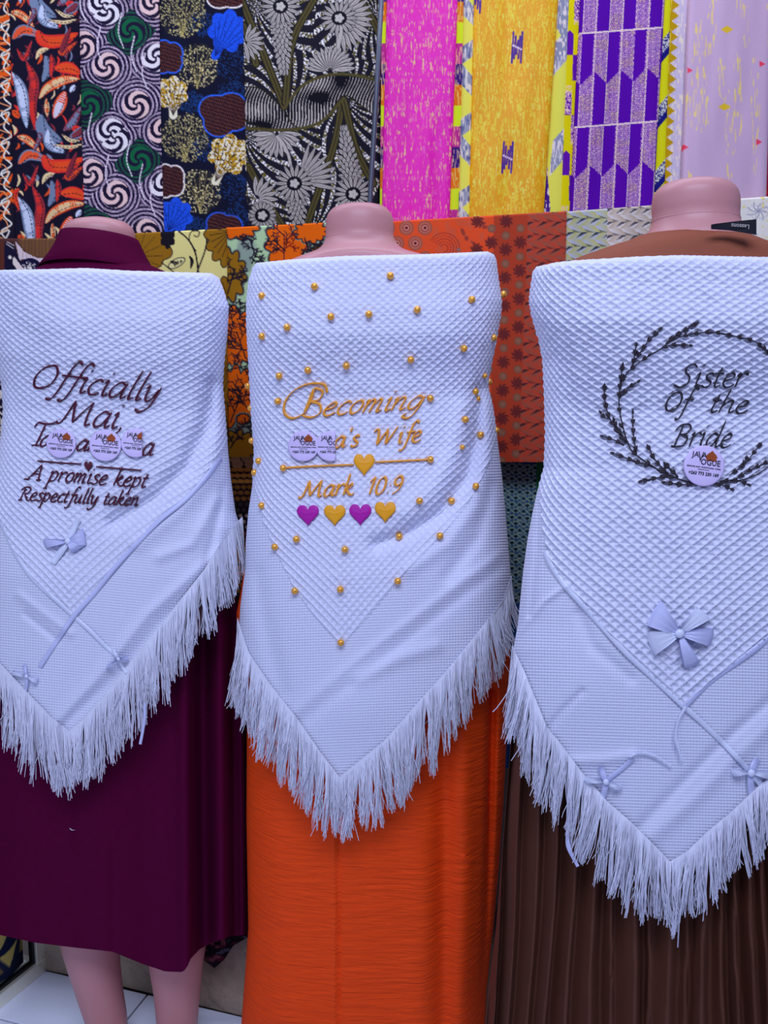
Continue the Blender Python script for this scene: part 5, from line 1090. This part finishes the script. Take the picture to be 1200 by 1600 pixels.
for tx, a, b, xh, lb in (('Sister', (1052, 605), (1164, 605), 22.5, 'embroidered charcoal word Sister'), ('Of', (1036, 641), (1075, 643), 20, 'embroidered charcoal word Of'), ('the', (1107, 644), (1168, 646), 20, 'embroidered charcoal word the'), ('Bride', (1048, 697), (1142, 699), 22, 'embroidered charcoal word Bride')):
    stitch('embroidered_word', drC, word_strokes(tx, a, b, xh), M['char'], rC, 2.9, 1.2, label=lb)
KC = lambda x, y: (900+x/4, 480+y/4)
stems = [[(850, 1105), (700, 1088), (560, 1040), (380, 925), (325, 850), (283, 700), (268, 590), (285, 470), (345, 385), (450, 305), (520, 265), (600, 205), (700, 172), (850, 155), (1000, 182), (1120, 215), (1200, 280), (1290, 370), (1355, 480), (1390, 600), (1385, 720), (1330, 850), (1240, 960), (1120, 1050), (980, 1090), (850, 1105)],
         [(310, 850), (250, 760), (205, 680), (180, 580), (178, 500)], [(270, 590), (275, 480), (290, 370)], [(280, 560), (320, 510), (380, 470)], [(350, 375), (365, 310), (375, 245)], [(370, 330), (430, 240), (470, 190), (522, 142)], [(520, 262), (600, 235), (705, 238)], [(560, 225), (650, 160), (745, 105)],
         [(380, 920), (360, 800), (355, 665)], [(330, 855), (260, 760), (240, 710)], [(300, 860), (240, 830), (175, 808)], [(205, 700), (180, 690), (160, 665)], [(480, 1000), (350, 955), (240, 915)], [(580, 1045), (500, 960), (455, 880)], [(640, 1060), (600, 1020), (565, 985)], [(640, 1062), (540, 1060), (415, 1085)], [(800, 1100), (680, 1108), (560, 1095)],
         [(850, 1105), (910, 1110), (965, 1132)], [(900, 1085), (1000, 1080), (1070, 1105)], [(960, 1050), (1060, 970), (1145, 865)], [(1000, 1070), (1100, 1010), (1200, 960), (1260, 880)], [(1040, 1010), (1050, 980), (1060, 950)], [(1200, 290), (1180, 260), (1160, 250)], [(1340, 480), (1300, 470), (1270, 440)], [(1380, 620), (1430, 560), (1450, 480)], [(1350, 830), (1430, 760), (1470, 680)]]
stitch('embroidered_wreath_stem', drC, [[KC(*q) for q in s] for s in stems], M['char'], rC, 1.5, 1.3, hgt=.0010)
buds = []
def budline(p, every, sides=True):
    q = catmull([KC(*v) for v in p], 10); seg = np.concatenate([[0], np.cumsum(np.hypot(*np.diff(q, axis=0).T))]); L = seg[-1]; d = every*0.6; sd = 1
    while d < L+0.1:
        x = np.interp(d, seg, q[:, 0]); y = np.interp(d, seg, q[:, 1]); x2 = np.interp(min(d+1, L), seg, q[:, 0]); y2 = np.interp(min(d+1, L), seg, q[:, 1]); x1 = np.interp(d-1, seg, q[:, 0]); y1 = np.interp(d-1, seg, q[:, 1])
        a = math.atan2(y2-y1, x2-x1)
        for s_ in (-.55, .55): buds.append([(x-2*math.cos(a), y-2*math.sin(a)), (x+2.5*math.cos(a+s_), y+2.5*math.sin(a+s_)), (x+6.5*math.cos(a+s_), y+6.5*math.sin(a+s_))])
        d += every
    a = math.atan2(q[-1, 1]-q[-3, 1], q[-1, 0]-q[-3, 0]); buds.append([tuple(q[-1]), (q[-1, 0]+3*math.cos(a), q[-1, 1]+3*math.sin(a)), (q[-1, 0]+7*math.cos(a), q[-1, 1]+7*math.sin(a))])
for s in stems[1:]: budline(s, 14)
budline([(640, 195), (700, 172), (850, 155), (1000, 182), (1120, 215), (1200, 280), (1290, 370)], 17); budline([(290, 800), (268, 590), (285, 470), (345, 385), (450, 305)], 24); budline([(600, 1060), (380, 925), (325, 850)], 26)
parts = []
for s in buds:
    p = catmull(s, 4); u = np.linspace(0, 1, len(p)); parts.append(ribbonV(drC, p, 0.35+1.75*np.sin(np.pi*u**0.8), 0.0046, 0.0015))
link('embroidered_wreath_leaves', joinmesh('embroidered_wreath_leaves', parts), rC, M['char'])
sticker(drC, rC, 1100, 728, 32, 0.13, lift=0.001)
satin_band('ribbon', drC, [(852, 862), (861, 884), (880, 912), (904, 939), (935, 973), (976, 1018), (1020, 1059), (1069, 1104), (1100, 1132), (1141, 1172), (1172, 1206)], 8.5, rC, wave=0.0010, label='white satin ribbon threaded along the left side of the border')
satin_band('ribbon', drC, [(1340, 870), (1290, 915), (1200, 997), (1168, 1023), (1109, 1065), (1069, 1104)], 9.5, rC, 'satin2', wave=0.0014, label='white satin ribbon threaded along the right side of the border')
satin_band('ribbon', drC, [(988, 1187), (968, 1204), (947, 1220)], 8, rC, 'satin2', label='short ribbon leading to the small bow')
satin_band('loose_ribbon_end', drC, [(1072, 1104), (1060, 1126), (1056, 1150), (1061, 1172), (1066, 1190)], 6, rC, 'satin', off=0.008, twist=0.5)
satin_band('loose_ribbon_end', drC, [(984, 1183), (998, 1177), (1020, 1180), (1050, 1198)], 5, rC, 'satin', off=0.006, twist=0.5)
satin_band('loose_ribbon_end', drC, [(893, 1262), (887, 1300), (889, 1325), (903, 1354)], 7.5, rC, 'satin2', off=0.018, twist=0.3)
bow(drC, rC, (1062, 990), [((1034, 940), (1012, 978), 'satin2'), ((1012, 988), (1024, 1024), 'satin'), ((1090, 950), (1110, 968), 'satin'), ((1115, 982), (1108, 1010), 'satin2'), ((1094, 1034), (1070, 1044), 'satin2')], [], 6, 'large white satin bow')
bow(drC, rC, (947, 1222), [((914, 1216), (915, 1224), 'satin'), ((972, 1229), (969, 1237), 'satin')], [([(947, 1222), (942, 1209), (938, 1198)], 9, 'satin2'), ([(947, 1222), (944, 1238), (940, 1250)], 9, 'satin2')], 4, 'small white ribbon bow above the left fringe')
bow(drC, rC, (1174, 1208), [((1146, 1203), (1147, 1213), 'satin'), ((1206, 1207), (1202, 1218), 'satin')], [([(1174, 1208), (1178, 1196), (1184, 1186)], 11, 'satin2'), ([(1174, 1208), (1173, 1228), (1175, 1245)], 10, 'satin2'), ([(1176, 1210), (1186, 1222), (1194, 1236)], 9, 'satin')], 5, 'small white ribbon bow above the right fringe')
tube('loose_thread', [tuple(drC.P(1060, 1405, .006)), tuple(drC.P(1061, 1440, .008)), tuple(drC.P(1059, 1480, .006))], 0.0009, M['fringe'], rC, 6)

# ================================================================ DRESSES
def garment(name, dr, top, bot, m, parent, step=4, stepy=None, back=0.10, rib=None):
    px, py, S = dr.grid(top, bot, step, stepy); P = W(px, py, dr.D(px, py))
    # back half closing the garment
    nb = 16; a = np.linspace(0, 1, nb+2)[1:-1]; B = []
    for t in a:
        dd = dr.D(px[:, -1], py[:, -1])*(1-t)+dr.D(px[:, 0], py[:, 0])*t+back*math.sin(math.pi*t)**0.6; B.append(W((px[:, -1]-1)*(1-t)+(px[:, 0]+1)*t, py[:, 0], dd))
    P2 = np.concatenate([P, np.stack(B, 1)], 1)
    return link(name, gridmesh(name, P2, wrap=True), parent, m)
const = lambda v: (lambda x: v+0*np.asarray(x, float))
# burgundy dress
dA = empty('dress', tuple(W(170, 1500, YA)), 'burgundy suit dress with a folded collar on the left mannequin', 'dress')
skA = Drape([(430, 40), (700, 40), (900, -10), (1000, -60), (1600, -70)], [(430, 300), (700, 320), (900, 365), (1000, 380), (1150, 384), (1300, 386), (1460, 388), (1600, 390)], YA+0.02, [(430, .06), (700, .07), (900, .085), (1100, .10), (1600, .12)], 2.2,
    [('ridge', [(316, 900), (318, 1200), (322, 1530)], 14, -.052), ('ridge', [(288, 950), (289, 1200), (291, 1530)], 12, .022), ('ridge', [(366, 900), (370, 1530)], 8, -.035), ('ridge', [(344, 900), (346, 1530)], 9, .012), ('ridge', [(114, 1200), (117, 1350), (122, 1530)], 2.2, -.005), ('ridge', [(176, 1330), (174, 1530)], 3.5, -.004), ('ridge', [(150, 1150), (162, 1300), (164, 1490)], 28, .006), ('ridge', [(225, 1000), (230, 1300), (232, 1530)], 20, -.006), ('ridge', [(30, 1200), (40, 1480)], 25, .006)])
hemDA = ip([(-70, 1452), (0, 1461), (55, 1473), (120, 1481), (176, 1487), (200, 1497), (225, 1507), (258, 1518), (286, 1519), (292, 1512), (298, 1498), (312, 1483), (330, 1474), (360, 1463), (390, 1460)])
garment('skirt', skA, const(520), hemDA, M["burgundy"], dA, 3, 7, back=0.05)
def pring(cx, py, hw, Ye, ra, dz=0.0): 
    rx = hw/F*Ye; ry = min(rx*ra, .09); p = W(cx, py, Ye-ry*0.8); return ((W(cx, py, Ye)[0], Ye, p[2]+dz), rx, ry)
def band(rings, n=72, shape=None):
    V = []
    for k, (c, rx, ry) in enumerate(rings):
        V.append([[c[0]+rx*math.cos(a), c[1]+ry*math.sin(a), c[2]+(shape(k, a) if shape else 0)] for a in np.linspace(0, 2*math.pi, n, endpoint=False)])
    return np.array(V)
bod = band([pring(158, 392, 60, YA, .95), pring(158, 402, 70, YA, .95), pring(159, 410, 88, YA, .8), pring(160, 420, 112, YA, .7), pring(164, 434, 140, YA, .6), pring(168, 455, 166, YA, .55), pring(170, 540, 168, YA, .5), pring(170, 640, 145, YA, .5)])
link('bodice', gridmesh('bodice', bod, wrap=True), dA, M['burgundy'])
cs = lambda k, a: 0.010*math.cos(a)*(-1)*(0.5+0.1*k)
col_ = band([pring(156, 392, 58, YA, .95), pring(156, 372, 55, YA, .95), pring(156, 361, 54, YA, .95), pring(156, 359, 56.5, YA, .95), pring(156, 364, 60, YA, .95), pring(157, 378, 66, YA, .98), pring(157, 392, 74, YA, .98), pring(157, 403, 83, YA, .98), pring(157, 411, 90, YA, .97), pring(157, 412, 88, YA, .97), pring(157, 405, 80, YA, .97), pring(157, 398, 70, YA, .96)], shape=lambda k, a: -0.006*math.cos(a)-0.004*math.cos(2*a)*(k > 3))
link('collar', gridmesh('collar', col_, wrap=True), dA, M['burgundy'])
tube('loose_thread', [tuple(skA.P(109, 1294, .002)), tuple(skA.P(112, 1297, .004)), tuple(skA.P(117, 1297, .002))], 0.0006, M['fringe'], dA, 5)
# orange dress
dB = empty('dress', tuple(W(580, 1660, YB)), 'long orange crinkle crepe dress on the middle mannequin', 'dress')
skB = Drape([(430, 440), (700, 440), (900, 380), (960, 369), (1010, 374), (1110, 386), (1280, 385), (1450, 388), (1520, 383), (1600, 377), (1700, 372)], [(430, 720), (700, 720), (900, 780), (960, 799), (1060, 796), (1150, 792), (1250, 787), (1350, 780), (1450, 771), (1550, 760), (1700, 752)], YB+0.02, [(430, .05), (700, .055), (900, .08), (1100, .095), (1700, .13)], 2.6,
    [('ridge', [(529, 1180), (529, 1700)], 2.2, -.010), ('ridge', [(523, 1180), (523, 1700)], 5, .003), ('ridge', [(692, 1050), (694, 1300), (690, 1700)], 15, -.014), ('ridge', [(726, 1150), (728, 1350), (722, 1700)], 17, .010), ('ridge', [(640, 1200), (660, 1400), (655, 1700)], 24, .006), ('ridge', [(770, 1080), (766, 1300), (757, 1600)], 7, -.025), ('ridge', [(430, 1200), (440, 1500), (435, 1700)], 30, .006),
     ('fn', lambda x, y: 0.0016*(vnoise(x+0.25*y, y, 60, 5.2, 4)-.5)+0.0009*(vnoise(x, y+0.1*x, 26, 3.0, 6)-.5)), ('ridge', [(725, 1340), (735, 1346)], 4, .005)])
garment('skirt', skB, const(560), const(1672), M['orange'], dB, 2.6, 2.2)
# brown dress
dC = empty('dress', tuple(W(1085, 1680, YC)), 'brown dress with a finely pleated skirt on the right mannequin', 'dress')
rp = random.Random(12); edges = [620.0]
while edges[-1] < 1560: edges.append(edges[-1]+rp.choice([12, 18, 24, 31, 40]))
edges = np.array(edges); pam = np.array([rp.uniform(.020, .044) for _ in edges]); psk = np.array([rp.uniform(.62, .88) for _ in edges])
def pleat(x, y):
    t0 = 1085+(x-1085)*(1-0.00022*(y-1200)); q = t0+3.0*np.sin(y*0.012+x*0.03)+2.0*(vnoise(x, y, 50, 120, 5)-.5)
    i = np.clip(np.searchsorted(edges, q)-1, 0, len(edges)-2); f = (q-edges[i])/(edges[i+1]-edges[i]); k = psk[i]
    return pam[i]*np.where(f < k, (f/k)**1.3, ((1-f)/(1-k)))*np.clip((y-900)/150, 0, 1)
skC = Drape([(430, 900), (700, 900), (900, 850), (1050, 812), (1160, 798), (1300, 787), (1450, 775), (1550, 762), (1700, 750)], [(430, 1260), (700, 1260), (900, 1310), (1050, 1350), (1700, 1430)], YC+0.035, [(430, .05), (700, .055), (900, .07), (1100, .09), (1700, .12)], 2.6, [('fn', pleat)])
garment('skirt', skC, const(700), const(1690), M['brown'], dC, 1.5, 12)
bodc = band([pring(1088, 371, 84, YC, .72), pring(1088, 362, 86, YC, .74), pring(1088, 362, 90, YC, .76), pring(1088, 367, 104, YC, .72), pring(1088, 367.6, 105, YC, .74), pring(1088, 376, 134, YC, .62), pring(1087, 390, 172, YC, .5), pring(1085, 404, 202, YC, .43), pring(1080, 428, 226, YC, .38), pring(1078, 480, 232, YC, .36), pring(1078, 600, 210, YC, .38), pring(1078, 720, 190, YC, .4)], 96, shape=lambda k, a: -0.0035*math.cos(a))
link('bodice', gridmesh('bodice', bodc, wrap=True), dC, M['brown_top'])
# care label turned up at the neckline
lab = []
for v in np.linspace(0, 1, 6):
    row = []
    for u in np.linspace(0, 1, 16):
        x = 1111+(1182-1111)*u; yt = np.interp(u, [0, .05, .55, 1], [351, 350, 345.5, 342.5]); yb = np.interp(u, [0, .4, 1], [358, 360, 367]); row.append(W(x, yt*(1-v)+yb*v, 1.068+0.002*math.sin(u*5)))
    lab.append(row)
lb = link('care_label', gridmesh('care_label', np.array(lab)), dC, M['label_black']); lb['label'] = 'black label folded up, its small lettering upside down'
V, Fs = text_mesh('Lessons', 9.5, 0.15)
class Flat:
    def P(s, x, y, off): return W(x, y, 1.068-off)
o = printed('printed_lettering', Flat(), [(V, Fs, 1157, 350.2, 0.95, math.pi-0.02+0.10)], M['label_grey'], lb, 0.0032, None, dC); o.location = (0, 0, 0)
# seam line of each mannequin neck (moulded ridge, part of the mannequin)
mqs = sorted([o for o in bpy.data.objects if o.name.split('.')[0] == 'mannequin'], key=lambda o: o.name)
for o, (cx, py, hw, Ye) in zip(mqs[1:], ((562, 366, 52.2, YB), (1087, 334, 63.8, YC))):
    c, rx, ry = pring(cx, py, hw, Ye, .9); pr = []
    for dz, rr in ((-.0010, 0.996), (0, 1.010), (.0010, 0.996)): pr.append(((c[0], c[1], c[2]+dz), rx*rr, ry*rr))
    s = link('neck_seam', gridmesh('neck_seam', band(pr), wrap=True), None, M['skin']); s.parent = o
print('TRIS', sum(len(o.data.polygons)*2 for o in bpy.data.objects if o.type == 'MESH'))
